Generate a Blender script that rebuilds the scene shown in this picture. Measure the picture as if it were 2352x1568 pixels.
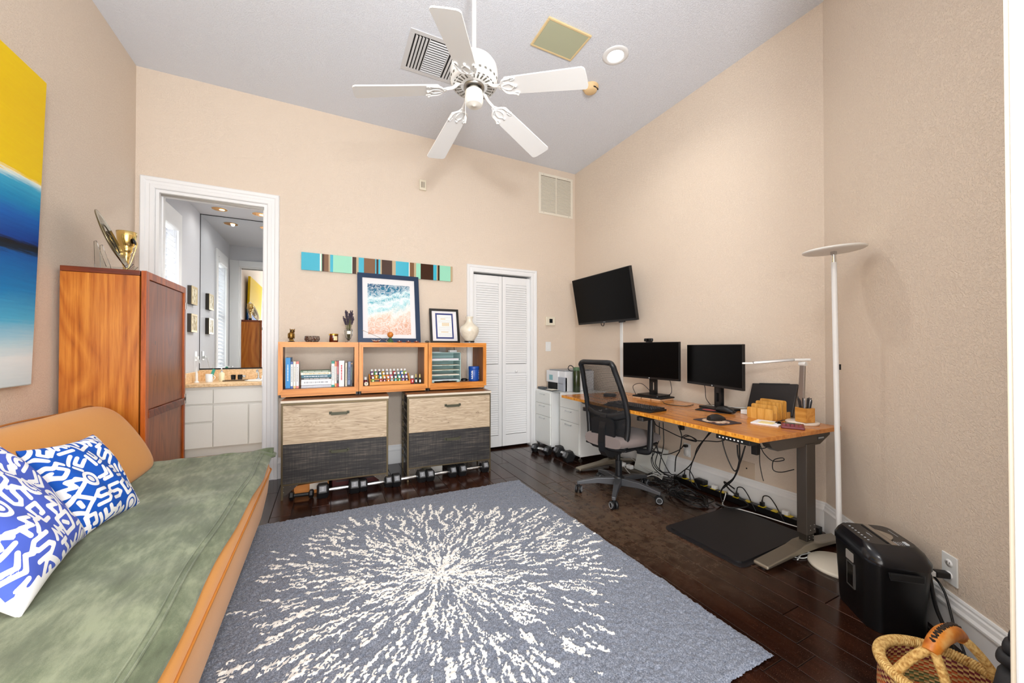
EXPOSURE = 0.6
WALLC = '#e6d6c4'
import bpy, bmesh, math, random
import numpy as np
from mathutils import Vector, Matrix
random.seed(7)
PI = math.pi
C = bpy.context.scene.collection
for o in list(bpy.data.objects): bpy.data.objects.remove(o)

# ---------------------------------------------------------------- camera, world, lights, exposure
cam_d = bpy.data.cameras.new('camera'); cam = bpy.data.objects.new('camera', cam_d); C.objects.link(cam)
cam_d.sensor_width = 36; cam_d.lens = 865.0*36/2352; cam_d.shift_y = 6.4/2352; cam_d.clip_start = 0.02
cam.location = (0, 0, 1.18); cam.rotation_euler = (math.radians(90.5), 0, -math.radians(26.3))
bpy.context.scene.camera = cam
vs = bpy.context.scene.view_settings
vs.view_transform = 'Standard'; vs.look = 'None'; vs.gamma = 1; vs.use_curve_mapping = False
vs.exposure = EXPOSURE
w = bpy.data.worlds.new('world'); bpy.context.scene.world = w; w.use_nodes = True
w.node_tree.nodes['Background'].inputs[0].default_value = (.93, .96, 1, 1)
w.node_tree.nodes['Background'].inputs[1].default_value = 1.0

def area(name, loc, target, sx, sy, power, col=(1, 1, 1), spread=None):
    l = bpy.data.lights.new(name, 'AREA'); l.shape = 'RECTANGLE'; l.size = sx; l.size_y = sy; l.energy = power; l.color = col
    if spread: l.spread = math.radians(spread)
    o = bpy.data.objects.new(name, l); C.objects.link(o); o.location = loc
    o.rotation_euler = (Vector(target)-Vector(loc)).to_track_quat('-Z', 'Y').to_euler()
    return o
# daylight through the glazed doors behind the camera, the window over the sofa, the bathroom window and the cans; the fill lamps are added
area('window_light_rear', (0.0, -1.74, 1.55), (0.0, 3, 2.2), 2.5, 2.7, 95, (.95, .975, 1))
area('window_light_side', (-1.30, -.35, 1.75), (3, .4, 2.3), 1.9, 2.6, 40, (.95, .975, 1))
area('bath_window_light', (-1.62, 4.63, 1.7), (3, 4.75, 1.5), .45, 1.5, 18, (.95, .98, 1))
def spot(name, loc, power, r=.04, col=(1, .96, .9), size=150):
    l = bpy.data.lights.new(name, 'SPOT'); l.energy = power; l.color = col; l.shadow_soft_size = r; l.spot_size = math.radians(size); l.spot_blend = .9
    o = bpy.data.objects.new(name, l); C.objects.link(o); o.location = loc; return o
spot('can_and_fill_lamp', (1.983, 2.22, 3.40), 26)
for p_, e_ in (((-1.08, 5.353, 2.762), 5), ((-.695, 5.353, 2.762), 8), ((.1, 4.6, 2.72), 42), ((.6, 5.0, 2.72), 42)): spot('bath_can_and_fill_lamp', p_, e_, .02, (1, .97, .93), 165)  # last two are added fill without a can, to brighten the bathroom
spot('can_and_fill_lamp', (0.2, .3, 3.40), 45)  # added spot with no can in the ceiling, evens out the room light
spot('can_and_fill_lamp', (1.1, -.6, 3.40), 30)  # another added fill spot, behind the camera, no fitting there
area('ceiling_fill', (.15, -.75, 1.75), (.55, .9, 3.42), .35, .35, 46, (.93, .96, 1))  # added lamp behind the camera, aimed up to brighten the ceiling

# ---------------------------------------------------------------- mesh helpers
class MB:
    def __init__(s): s.v = []; s.f = []; s.m = []; s.sm = []; s.uv = {}
    def add(s, vs, fs, mi=0, smooth=False, M=None):
        b = len(s.v)
        for p in vs: s.v.append(tuple(M @ Vector(p)) if M is not None else tuple(p))
        for f in fs: s.f.append(tuple(b+i for i in f)); s.m.append(mi); s.sm.append(smooth)
        return s
    def box(s, a, b, mi=0, M=None):
        (x0, y0, z0), (x1, y1, z1) = a, b
        if x0 > x1: x0, x1 = x1, x0
        if y0 > y1: y0, y1 = y1, y0
        if z0 > z1: z0, z1 = z1, z0
        return s.add([(x0,y0,z0),(x1,y0,z0),(x1,y1,z0),(x0,y1,z0),(x0,y0,z1),(x1,y0,z1),(x1,y1,z1),(x0,y1,z1)],
              [(0,3,2,1),(4,5,6,7),(0,1,5,4),(1,2,6,5),(2,3,7,6),(3,0,4,7)], mi, False, M)
    def prism(s, poly, z0, z1, mi=0, M=None, smooth=False):
        n = len(poly)
        a = sum(poly[i][0]*poly[(i+1)%n][1]-poly[(i+1)%n][0]*poly[i][1] for i in range(n))
        if a < 0: poly = poly[::-1]
        vs = [(x,y,z0) for x,y in poly]+[(x,y,z1) for x,y in poly]
        s.add(vs, [tuple(range(n))[::-1], tuple(range(n,2*n))], mi, False, M)
        return s.add(vs, [(i,(i+1)%n,n+(i+1)%n,n+i) for i in range(n)], mi, smooth, M)
    def lathe(s, prof, n=24, mi=0, M=None, smooth=True, a0=0, sx=1, sy=1):
        vs = []; fs = []
        for r, z in prof:
            for k in range(n):
                a = a0+2*PI*k/n; vs.append((r*math.cos(a)*sx, r*math.sin(a)*sy, z))
        for i in range(len(prof)-1):
            for k in range(n):
                k2 = (k+1) % n; fs.append((i*n+k, i*n+k2, (i+1)*n+k2, (i+1)*n+k))
        s.add(vs, fs, mi, smooth, M)
        caps = []
        if prof[0][0] > 1e-5: caps.append(tuple(range(n))[::-1])
        if prof[-1][0] > 1e-5: caps.append(tuple(range((len(prof)-1)*n, len(prof)*n)))
        if caps: s.add(vs, caps, mi, False, M)
        return s
    def cyl(s, p0, p1, r, n=16, mi=0, r1=None, M=None):
        p0 = Vector(p0); p1 = Vector(p1); d = p1-p0
        Q = Matrix.Translation(p0) @ d.to_track_quat('Z', 'Y').to_matrix().to_4x4()
        if M is not None: Q = M @ Q
        r1 = r if r1 is None else r1
        return s.lathe([(r, 0), (r1, d.length)], n, mi, Q)
    def tube(s, pts, r, n=8, mi=0, M=None, closed=False, flat=1.0):
        pts = [Vector(p) for p in pts]; N = len(pts); vs = []; fs = []
        up = Vector((0, 0, 1)); prev = None
        for i, p in enumerate(pts):
            if closed: t = pts[(i+1) % N]-pts[i-1]
            else: t = pts[min(i+1, N-1)]-pts[max(i-1, 0)]
            if t.length < 1e-9: t = Vector((0, 0, 1))
            t.normalize()
            a = prev if prev is not None else (up if abs(t.z) < .9 else Vector((1, 0, 0)))
            a = (a-t*a.dot(t));
            if a.length < 1e-6: a = t.orthogonal()
            a.normalize(); prev = a; b = t.cross(a)
            rr = r[i] if isinstance(r, (list, tuple)) else r
            for k in range(n):
                g = 2*PI*k/n; vs.append(p+a*(rr*flat*math.cos(g))+b*(rr*math.sin(g)))
        for i in range(N if closed else N-1):
            j = (i+1) % N
            for k in range(n):
                k2 = (k+1) % n; fs.append((i*n+k, i*n+k2, j*n+k2, j*n+k))
        s.add(vs, fs, mi, True, M)
        if not closed: s.add([vs[k] for k in range(n)]+[vs[(N-1)*n+k] for k in range(n)], [tuple(range(n))[::-1], tuple(range(n, 2*n))], mi, False, M)
        return s
    def sphere(s, c, r, n=16, mi=0, M=None, sx=1, sy=1, sz=1):
        T = Matrix.Translation(Vector(c)) @ Matrix.Diagonal((sx, sy, sz, 1))
        if M is not None: T = M @ T
        return s.lathe([(max(r*math.sin(PI*i/(n//2)), 0), -r*math.cos(PI*i/(n//2))) for i in range(n//2+1)], n, mi, T)
    def torus(s, c, R, r, n=24, m=8, mi=0, M=None):
        return s.tube([(c[0]+R*math.cos(2*PI*k/n), c[1]+R*math.sin(2*PI*k/n), c[2]) for k in range(n)], r, m, mi, M, True)
    def build(s, name, mats, parent=None, loc=None, rot=None, bev=0, seg=2, sub=0):
        me = bpy.data.meshes.new(name); me.from_pydata(s.v, [], s.f)
        if not isinstance(mats, (list, tuple)): mats = [mats]
        for m in mats: me.materials.append(m)
        me.polygons.foreach_set('material_index', s.m); me.polygons.foreach_set('use_smooth', s.sm)
        me.validate(); me.update()
        o = bpy.data.objects.new(name, me); C.objects.link(o)
        if parent is not None: o.parent = parent
        if loc is not None: o.location = loc
        if rot is not None: o.rotation_euler = rot
        if bev:
            b = o.modifiers.new('bevel', 'BEVEL'); b.width = bev; b.segments = seg; b.limit_method = 'ANGLE'; b.angle_limit = math.radians(40); b.harden_normals = False
        if sub:
            b = o.modifiers.new('sub', 'SUBSURF'); b.levels = sub; b.render_levels = sub
        return o
def B(a, b, name, m, parent=None, **k): return MB().box(a, b).build(name, m, parent, **k)
def tag(o, label, cat, group=None, kind=None):
    o['label'] = label; o['category'] = cat
    if group: o['group'] = group
    if kind: o['kind'] = kind
    return o
def thing(name, label, cat, loc=(0, 0, 0), rz=0, group=None):
    o = bpy.data.objects.new(name, None); C.objects.link(o); o.empty_display_size = .05
    o.location = loc; o.rotation_euler = (0, 0, rz)
    return tag(o, label, cat, group)
def struct(name, mb=None, m=None, **k):
    if mb is None:
        o = bpy.data.objects.new(name, None); C.objects.link(o)
    else: o = mb.build(name, m, **k)
    o['kind'] = 'structure'; return o
def stuff(o): o['kind'] = 'stuff'; return o
def clone(o, name=None, parent=None, M=None, **k):
    c = o.copy(); C.objects.link(c)
    if name: c.name = name
    if parent is not None: c.parent = parent
    for a, b in k.items(): setattr(c, a, b)
    return c
def copy_tree(o, loc=None, rz=None, label=None, parent=None):
    c = o.copy(); C.objects.link(c); c.parent = parent
    if loc is not None: c.location = loc
    if rz is not None: c.rotation_euler = (0, 0, rz)
    if label: c['label'] = label
    for ch in list(o.children): copy_tree(ch, parent=c)
    return c
def rrect(x0, y0, x1, y1, r, n=5):
    out = []
    for cx, cy, a in ((x1-r, y1-r, 0), (x0+r, y1-r, PI/2), (x0+r, y0+r, PI), (x1-r, y0+r, 1.5*PI)):
        for k in range(n+1):
            g = a+PI/2*k/n; out.append((cx+r*math.cos(g), cy+r*math.sin(g)))
    return out
def bez(pts, n=24):
    """Catmull-Rom through pts"""
    P = [Vector(p) for p in pts]; P = [P[0]*2-P[1]]+P+[P[-1]*2-P[-2]]; out = []
    for i in range(1, len(P)-2):
        for k in range(n if i < len(P)-3 else n+1):
            t = k/n; a, b, c, d = P[i-1:i+3]
            out.append(.5*((2*b)+(-a+c)*t+(2*a-5*b+4*c-d)*t*t+(-a+3*b-3*c+d)*t*t*t))
    return out
def frame4(o, x, y, z):
    """matrix from origin and three axes"""
    x, y, z = Vector(x), Vector(y), Vector(z)
    return Matrix(((x.x, y.x, z.x, o[0]), (x.y, y.y, z.y, o[1]), (x.z, y.z, z.z, o[2]), (0, 0, 0, 1)))

# ---------------------------------------------------------------- materials
def lin(h):
    h = h.lstrip('#'); c = [int(h[i:i+2], 16)/255 for i in (0, 2, 4)]
    return tuple((x/12.92 if x <= .04045 else ((x+.055)/1.055)**2.4) for x in c)+(1,)
class Mat:
    def __init__(s, name, col='#ffffff', rough=.5, metal=0, spec=.5, coat=0, trans=0, sheen=0, emit=None, es=1):
        s.m = bpy.data.materials.new(name); s.m.use_nodes = True; s.t = s.m.node_tree; s.b = s.t.nodes['Principled BSDF']
        i = s.b.inputs
        i['Base Color'].default_value = lin(col); i['Roughness'].default_value = rough; i['Metallic'].default_value = metal
        i['Specular IOR Level'].default_value = spec; i['Coat Weight'].default_value = coat; i['Transmission Weight'].default_value = trans
        if sheen: i['Sheen Weight'].default_value = sheen
        if emit: i['Emission Color'].default_value = lin(emit); i['Emission Strength'].default_value = es
    def n(s, ty, **k):
        nd = s.t.nodes.new(ty)
        for a, b in k.items():
            if a.startswith('i_'): nd.inputs[a[2:].replace('_', ' ')].default_value = b
            else: setattr(nd, a, b)
        return nd
    def l(s, a, b): s.t.links.new(a, b)
    def co(s, kind='Object', scale=(1, 1, 1), rot=(0, 0, 0), loc=(0, 0, 0)):
        tc = s.n('ShaderNodeTexCoord'); mp = s.n('ShaderNodeMapping')
        mp.inputs['Scale'].default_value = scale; mp.inputs['Rotation'].default_value = rot; mp.inputs['Location'].default_value = loc
        if kind == 'World': g = s.n('ShaderNodeNewGeometry'); s.l(g.outputs['Position'], mp.inputs[0])
        else: s.l(tc.outputs[kind], mp.inputs[0])
        return mp.outputs[0]
    def noise(s, vec, scale=5, detail=3, rough=.5, dist=0):
        nd = s.n('ShaderNodeTexNoise'); nd.inputs['Scale'].default_value = scale; nd.inputs['Detail'].default_value = detail
        nd.inputs['Roughness'].default_value = rough; nd.inputs['Distortion'].default_value = dist
        if vec is not None: s.l(vec, nd.inputs['Vector'])
        return nd.outputs['Fac']
    def ramp(s, fac, stops, const=False):
        r = s.n('ShaderNodeValToRGB'); e = r.color_ramp.elements
        if const: r.color_ramp.interpolation = 'CONSTANT'
        while len(e) < len(stops): e.new(.5)
        for q, (p, c) in zip(e, stops):
            q.position = p; q.color = lin(c) if isinstance(c, str) else (c, c, c, 1)
        if fac is not None: s.l(fac, r.inputs[0])
        return r.outputs[0]
    def mix(s, fac, a, b, mode='MIX'):
        m = s.n('ShaderNodeMix', data_type='RGBA', blend_type=mode)
        for val, i in ((fac, 0), (a, 6), (b, 7)):
            if hasattr(val, 'type') and hasattr(val, 'links'): s.l(val, m.inputs[i])
            elif i == 0: m.inputs[0].default_value = val
            else: m.inputs[i].default_value = lin(val) if isinstance(val, str) else (val, val, val, 1)
        return m.outputs[2]
    def math(s, op, a, b=0, c=None):
        m = s.n('ShaderNodeMath', operation=op)
        for val, i in ((a, 0), (b, 1), (c, 2)):
            if val is None: continue
            if hasattr(val, 'links'): s.l(val, m.inputs[i])
            else: m.inputs[i].default_value = val
        return m.outputs[0]
    def col(s, out): s.l(out, s.b.inputs['Base Color']); return s
    def rgh(s, out): s.l(out, s.b.inputs['Roughness']); return s
    def bump(s, h, dist=.002, strength=1.0):
        b = s.n('ShaderNodeBump'); b.inputs['Distance'].default_value = dist; b.inputs['Strength'].default_value = strength
        s.l(h, b.inputs['Height']); s.l(b.outputs[0], s.b.inputs['Normal']); return s
    def xyz(s, vec):
        x = s.n('ShaderNodeSeparateXYZ'); s.l(vec, x.inputs[0]); return x.outputs
def M_(name, *a, **k): return Mat(name, *a, **k).m

def wall_paint(name, c, bump=.0022):
    m = Mat(name, c, .62, spec=.35); v = m.co('World')
    n1 = m.noise(v, 115, 3, .55, .8); n2 = m.noise(v, 130, 2, .5)
    r = m.ramp(n1, [(.40, 0.), (.52, 1.)])
    h = m.math('ADD', m.math('MULTIPLY', r, .8), m.math('MULTIPLY', n2, .45))
    m.bump(h, bump, .7)
    t = m.noise(v, 1.2, 2); m.col(m.mix(m.math('MULTIPLY', t, .06), c, '#b59a86') if name != 'textured_ceiling_paint' else m.mix(0.0, c, c))
    return m.m
WALL = wall_paint('beige_wall_paint', WALLC)
CEIL = wall_paint('textured_ceiling_paint', '#e9eef7', .003)
BATHW = wall_paint('pale_grey_bathroom_paint', '#d3d5da', .0012)
WHITE = M_('white_trim_paint', '#eceded', .38)
WHITE2 = M_('white_lacquer', '#e9ebea', .28)
IVORY = M_('ivory_plastic', '#e8dfc9', .4)
BLACK = M_('black_plastic', '#101113', .42)
BLACKM = M_('matt_black', '#0b0b0c', .75)
GLOSSB = M_('black_glass_screen', '#020203', .35, spec=.12)
CHROME = M_('chrome', '#d6d8da', .16, 1)
STEEL = M_('brushed_steel', '#a9a6a0', .34, 1)
DKMETAL = M_('dark_bronze_metal', '#4a4742', .4, .85)
GUNM = M_('grey_bronze_powder_coat', '#59534d', .38, .6)
GOLD = M_('polished_gold', '#c9a24a', .16, 1)
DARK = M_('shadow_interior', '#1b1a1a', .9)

def wood(name, c1, c2, c3, axis='Z', scale=1.0, rough=.4, ring=1.0, coat=0, kind='Object', bands=9):
    """grain runs along axis"""
    m = Mat(name, c2, rough, coat=coat)
    st = {'X': (.09, 1, 1), 'Y': (1, .09, 1), 'Z': (1, 1, .09)}[axis]
    oi = m.n('ShaderNodeObjectInfo'); tc = m.n('ShaderNodeTexCoord')
    add = m.n('ShaderNodeVectorMath', operation='ADD'); sc = m.n('ShaderNodeVectorMath', operation='SCALE')
    m.l(oi.outputs['Random'], sc.inputs[3]); sc.inputs[0].default_value = (7, 5, 9)
    m.l(tc.outputs[kind], add.inputs[0]); m.l(sc.outputs[0], add.inputs[1])
    mp = m.n('ShaderNodeMapping'); mp.inputs['Scale'].default_value = tuple(x*scale for x in st); m.l(add.outputs[0], mp.inputs[0]); v = mp.outputs[0]
    big = m.noise(v, 3.0, 3, .5, .4)
    rings = m.math('FRACT', m.math('MULTIPLY', big, bands*ring))
    tri = m.math('ABSOLUTE', m.math('SUBTRACT', rings, .5))
    fine = m.noise(v, 60, 4, .65)
    f = m.math('ADD', m.math('MULTIPLY', tri, .8), m.math('MULTIPLY', fine, .6))
    c = m.ramp(f, [(.12, c3), (.42, c2), (.75, c1)])
    m.col(c); m.bump(fine, .0004, .4)
    m.rgh(m.math('ADD', m.math('MULTIPLY', fine, .15), rough-.07))
    return m.m
def veneer(name, c1, c2, c3, rough):
    m = Mat(name, c2, rough)
    f1 = m.noise(m.co('Object', (1, 1, .022)), 42, 5, .7, .2); f2 = m.noise(m.co('Object', (1, 1, .06)), 130, 3, .6)
    big = m.noise(m.co('Object', (1, 1, .22)), 2.6, 2, .5, .6); rg = m.math('ABSOLUTE', m.math('SUBTRACT', m.math('FRACT', m.math('MULTIPLY', big, 16)), .5))
    f = m.math('ADD', m.math('MULTIPLY_ADD', f1, .70, m.math('MULTIPLY', rg, .26)), m.math('MULTIPLY', f2, .22))
    kn = m.n('ShaderNodeTexVoronoi'); kn.inputs['Scale'].default_value = 5; m.l(m.co('Object', (1, 1, .55)), kn.inputs['Vector'])
    c = m.ramp(f, [(.26, c3), (.46, c2), (.66, c1)])
    c = m.mix(m.math('MULTIPLY', m.math('LESS_THAN', kn.outputs['Distance'], .045), .75), c, c3)
    m.col(c); m.bump(f2, .0003, .4); return m.m
TEAK = veneer('teak_armoire_veneer', '#cf8434', '#b0611d', '#6e340e', .34)
TEAKD = wood('dark_teak_rail', '#8a3f14', '#6b2c10', '#3c1608', 'X', 1.4, .38)
TEAKV = veneer('dark_teak_panel', '#a85a22', '#8a4416', '#5a290c', .32)
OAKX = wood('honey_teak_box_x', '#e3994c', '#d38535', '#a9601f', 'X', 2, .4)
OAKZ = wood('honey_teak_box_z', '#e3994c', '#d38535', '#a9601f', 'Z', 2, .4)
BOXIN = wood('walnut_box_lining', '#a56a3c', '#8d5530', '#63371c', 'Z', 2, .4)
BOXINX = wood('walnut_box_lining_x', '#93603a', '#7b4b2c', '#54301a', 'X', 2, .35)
BAMB = wood('bamboo_desktop', '#d2893a', '#bf742a', '#a35d1e', 'Y', 5, .24, bands=4, coat=.2)
BAMB2 = wood('light_bamboo', '#e0ab5c', '#cf9643', '#b17c31', 'Z', 6, .4, bands=5)
def pale_oak():
    m = Mat('pale_oak_laminate', '#cdb899', .5); oi = m.n('ShaderNodeObjectInfo')
    tc = m.n('ShaderNodeTexCoord'); ad = m.n('ShaderNodeVectorMath', operation='ADD'); sc = m.n('ShaderNodeVectorMath', operation='SCALE'); sc.inputs[0].default_value = (3, 2, 5)
    m.l(oi.outputs['Random'], sc.inputs[3]); m.l(tc.outputs['Object'], ad.inputs[0]); m.l(sc.outputs[0], ad.inputs[1])
    mp = m.n('ShaderNodeMapping'); mp.inputs['Scale'].default_value = (.30, 1, 1.5); m.l(ad.outputs[0], mp.inputs[0]); v = mp.outputs[0]
    big = m.noise(v, 4.2, 3, .55, .9); ln = m.math('ABSOLUTE', m.math('SUBTRACT', m.math('FRACT', m.math('MULTIPLY', big, 17)), .5))
    line = m.ramp(ln, [(.0, 1.), (.055, 0.)]); msk = m.ramp(m.noise(v, 7, 3), [(.48, 0.), (.62, 1.)])
    mp2 = m.n('ShaderNodeMapping'); mp2.inputs['Scale'].default_value = (.06, 1, 1); m.l(ad.outputs[0], mp2.inputs[0]); fine = m.noise(mp2.outputs[0], 120, 4, .7)
    c = m.ramp(m.math('MULTIPLY_ADD', fine, .8, m.math('MULTIPLY', ln, .25)), [(.34, '#a8937a'), (.5, '#c0ac91'), (.66, '#d4c5ae')])
    m.col(m.mix(m.math('MULTIPLY', m.math('MULTIPLY', line, msk), .75), c, '#74604c')); m.bump(fine, .0005, .4); return m.m
PALEW = pale_oak()
def darkwood():
    m = Mat('charred_oak_laminate', '#2a2a2d', .55)
    a = m.noise(m.co('Object', (1.6, 1, 30)), 2.4, 6, .72); b = m.noise(m.co('Object', (75, 1, 3.5)), 1.3, 4, .7); big = m.noise(m.co('Object', (3, 1, 6)), 1.3, 3, .5)
    f = m.math('ADD', m.math('MULTIPLY_ADD', a, .62, m.math('MULTIPLY', b, .22)), m.math('MULTIPLY', big, .20))
    m.col(m.ramp(f, [(.40, '#121316'), (.52, '#2c2a2a'), (.60, '#4d4741'), (.70, '#7b7368')])); m.bump(f, .001, .5); return m.m
DARKW = darkwood()
BROWNTOP = wood('brown_laminate_top', '#8b6648', '#76533a', '#523522', 'X', 2, .4)

def fabric(name, c1, c2, scale=400, rough=.9, sheen=.2, big=3, bumpd=.0008):
    m = Mat(name, c1, rough, sheen=sheen, spec=.2); v = m.co('Object')
    a = m.noise(v, scale, 2); b = m.noise(v, big, 3)
    m.col(m.mix(m.math('MULTIPLY_ADD', b, .6, m.math('MULTIPLY', a, .35)), c1, c2)); m.bump(a, bumpd, .5); return m.m
SOFAF = fabric('ochre_cotton', '#dd9b4a', '#cb8636', 260)
SEATF = fabric('taupe_seat_fabric', '#8b7f7b', '#6f6563', 500)

# ---------------------------------------------------------------- room shell
XL, XR, YB, ZC, YF = -1.36, 2.88, 3.99, 3.42, -1.8
def pieces(mb, x0, x1, z0, z1, holes, y0, y1):
    """wall in XZ with rectangular holes (hx0,hx1,hz0,hz1)"""
    xs = sorted({x0, x1, *[h[0] for h in holes], *[h[1] for h in holes]}); 
    for a, b in zip(xs, xs[1:]):
        hs = [h for h in holes if h[0] <= a+1e-6 and h[1] >= b-1e-6]; z = z0
        for h in sorted(hs, key=lambda h: h[2]):
            if h[2] > z+1e-6: mb.box((a, y0, z), (b, y1, h[2]))
            z = h[3]
        if z < z1: mb.box((a, y0, z), (b, y1, z1))
DX0, DX1, DZ = -1.225, -.485, 2.45      # bathroom opening
CX0, CX1, CZ = 1.475, 2.235, 2.04       # closet opening
mb = MB(); pieces(mb, XL-.12, XR+.12, 0, ZC, [(DX0, DX1, 0, DZ), (CX0, CX1, 0, CZ)], YB, YB+.12)
struct('wall_back', mb, WALL)
struct('wall_left', MB().box((XL-.12, YF, 0), (XL, YB, ZC)), WALL)
# right wall, then the angled wall that runs off towards the camera
A0 = Vector((XR, 1.28, 0)); wd = Vector((-.655, -.755, 0)).normalized(); wn = Vector((.755, -.655, 0)).normalized()
struct('wall_right', MB().box((XR, 1.20, 0), (XR+.12, YB, ZC)), WALL)
L = 1.72
p1 = A0+wd*L
struct('wall_angled', MB().prism([(A0.x, A0.y), (p1.x, p1.y), (p1.x+wn.x*.12, p1.y+wn.y*.12), (A0.x+wn.x*.12+.1, A0.y+wn.y*.12+.05)], 0, ZC), WALL)
struct('wall_entry', MB().box((1.33, -.02, 0), (p1.x+.1, .08, ZC)).box((1.33, YF, 0), (1.45, -.02, ZC)), WALL)
struct('wall_front', MB().box((XL-.12, YF-.12, 0), (1.45, YF, ZC)), WALL)
struct('ceiling', MB().box((XL-.12, YF-.12, ZC), (XR+.12, YB+.12, ZC+.1)), CEIL)
# white door jamb very near the camera at the right edge of the view
jm = struct('trim_1', MB().box((1.30, -.3, 0), (1.42, .2455, ZC)), WHITE, bev=.004)
struct('trim_2', MB().box((1.304, .08, 0), (1.40, .2535, ZC)), M_('cream_jamb_edge', '#d8cdb9', .5), bev=.003)

# floor of separate boards
FLW = Mat('dark_stained_floorboard', '#2b1611', .2, coat=.0, spec=.5)
def floor_mat():
    m = FLW; oi = m.n('ShaderNodeObjectInfo'); v = m.co('World', (1, .06, 1)); vw = m.co('World')
    fine = m.noise(v, 70, 4, .65); bd = m.noise(v, 9, 3, .6)
    f = m.math('ADD', m.math('MULTIPLY', fine, .5), m.math('MULTIPLY', bd, .5))
    c = m.ramp(f, [(.3, '#180b07'), (.5, '#2c150d'), (.72, '#4a2816')])
    tint = m.ramp(oi.outputs['Random'], [(0, .55), (1, 1.35)])
    c = m.mix(1.0, c, tint, 'MULTIPLY')
    # dry scuffed patch worn by the chair castors
    sc = m.n('ShaderNodeVectorMath', operation='DISTANCE'); mp = m.co('World', (1, .55, 1)); m.l(mp, sc.inputs[0]); sc.inputs[1].default_value = (1.86, 1.16, 0)
    near = m.ramp(sc.outputs['Value'], [(.10, 1.), (.62, 0.)])
    wn_ = m.noise(vw, 16, 8, .8, .2)
    wear = m.math('MULTIPLY', near, m.ramp(wn_, [(.34, 0.), (.74, 1.)]))
    dust = m.math('MULTIPLY', m.ramp(m.noise(vw, 300, 2), [(.62, 0.), (.74, 1.)]), .25)
    k = m.math('MAXIMUM', m.math('MULTIPLY', wear, .72), dust)
    m.col(m.mix(k, c, '#8a735c'))
    m.rgh(m.math('ADD', m.math('MULTIPLY_ADD', fine, .10, .13), m.math('MULTIPLY', k, .5)))
    m.bump(f, .0005, .35)
floor_mat()
SEAM = M_('floor_gap', '#0c0504', .8)
fl = struct('floor', MB().box((XL-.12, YF-.12, -.05), (XR+.4, YB+.12, -.004)), SEAM)
PWD = .127
def plank_mesh(L, W=PWD, g=.0012, b=.0016, h=.012):
    x0, x1, y0, y1 = g, W-g, g, L-g
    vs = [(x0,y0,-h),(x1,y0,-h),(x1,y1,-h),(x0,y1,-h),(x0,y0,-b),(x1,y0,-b),(x1,y1,-b),(x0,y1,-b),
          (x0+b,y0+b,0),(x1-b,y0+b,0),(x1-b,y1-b,0),(x0+b,y1-b,0)]
    fs = [(0,1,5,4),(1,2,6,5),(2,3,7,6),(3,0,4,7),(4,5,9,8),(5,6,10,9),(6,7,11,10),(7,4,8,11),(8,9,10,11)]
    me = bpy.data.meshes.new('plank'); me.from_pydata(vs, [], fs); me.materials.append(FLW.m); me.update(); return me
PM = {l: plank_mesh(l) for l in (.45, .6, .75, .9, 1.05, 1.2)}
x = XL; i = 0; rnd = random.Random(11)
while x < XR+.02:
    y = YF if x < 1.25 else -.1 if x < 2 else (.3 if x < 2.4 else .75)
    y += -.3*rnd.random() if x >= 1.25 else 0
    if x < 1.25: y = -.35-.4*rnd.random()
    while y < YB+.10:
        l = rnd.choice((.6, .75, .9, 1.05, 1.2))
        o = bpy.data.objects.new('plank', PM[l]); C.objects.link(o); o.parent = fl; o.location = (x, y, 0); y += l
    x += PWD
# boards behind the camera, one rougher sheet
B((XL, YF-.1, -.012), (1.3, -.34, -.0005), 'floor_sheet', FLW.m, fl)

BBP = [(0, .187), (.006, .187), (.009, .180), (.009, .172), (.013, .166), (.015, .152), (.022, .142), (.022, .134), (.016, .131), (.016, 0), (0, 0)]
def baseboard(name, a, b, n, label=None):
    """a,b ground points; n unit vector into the room"""
    a = Vector(a+(0,)); b = Vector(b+(0,)); n = Vector(n+(0,)).normalized(); mb = MB(); k = len(BBP)
    vs = [a+n*(d+.0)+Vector((0, 0, z)) for d, z in BBP]+[b+n*d+Vector((0, 0, z)) for d, z in BBP]
    mb.add(vs, [(i, (i+1) % k, k+(i+1) % k, k+i) for i in range(k)]+[tuple(range(k))[::-1], tuple(range(k, 2*k))])
    return struct(name, mb, WHITE)
baseboard('baseboard_right', (XR, YB), (XR, 1.272), (-1, 0))
baseboard('baseboard_angled', (A0.x-.004, A0.y-.006), (p1.x, p1.y), (-wn.x, -wn.y))
baseboard('baseboard_back', (-.385, YB), (1.405, YB), (0, -1))
baseboard('baseboard_back_right', (2.315, YB), (XR, YB), (0, -1))
baseboard('baseboard_left', (XL, YF), (XL, YB), (1, 0))

CP = [(0, .012), (.006, .018), (.030, .019), (.036, .015), (.055, .016), (.062, .022), (.085, .024), (.092, .018), (.092, 0), (0, 0)]  # (outward offset from opening, depth)
def casing(name, x0, x1, zt, y, s=1.0):
    """three mitred mouldings round an opening, on the plane y, towards -y"""
    root = struct(name)
    def run(pa, pb, da, db, nm):
        vs = []; k = len(CP)
        for (px, pz), (dx, dz) in ((pa, da), (pb, db)):
            vs += [(px+dx*o*s, y-d, pz+dz*o*s) for o, d in CP]
        return MB().add(vs, [(i, (i+1) % k, k+(i+1) % k, k+i) for i in range(k)]+[tuple(range(k))[::-1], tuple(range(k, 2*k))]).build(nm, WHITE, root)
    run((x0, 0), (x0, zt), (-1, 0), (-1, 1), 'side_casing')
    run((x1, zt), (x1, 0), (1, 1), (1, 0), 'side_casing')
    run((x0, zt), (x1, zt), (-1, 1), (1, 1), 'head_casing')
    return root
casing('trim_3', -1.236, -.474, 2.46, YB, 1.0)
casing('trim_4', 1.485, 2.225, 2.035, YB, .85)
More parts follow.
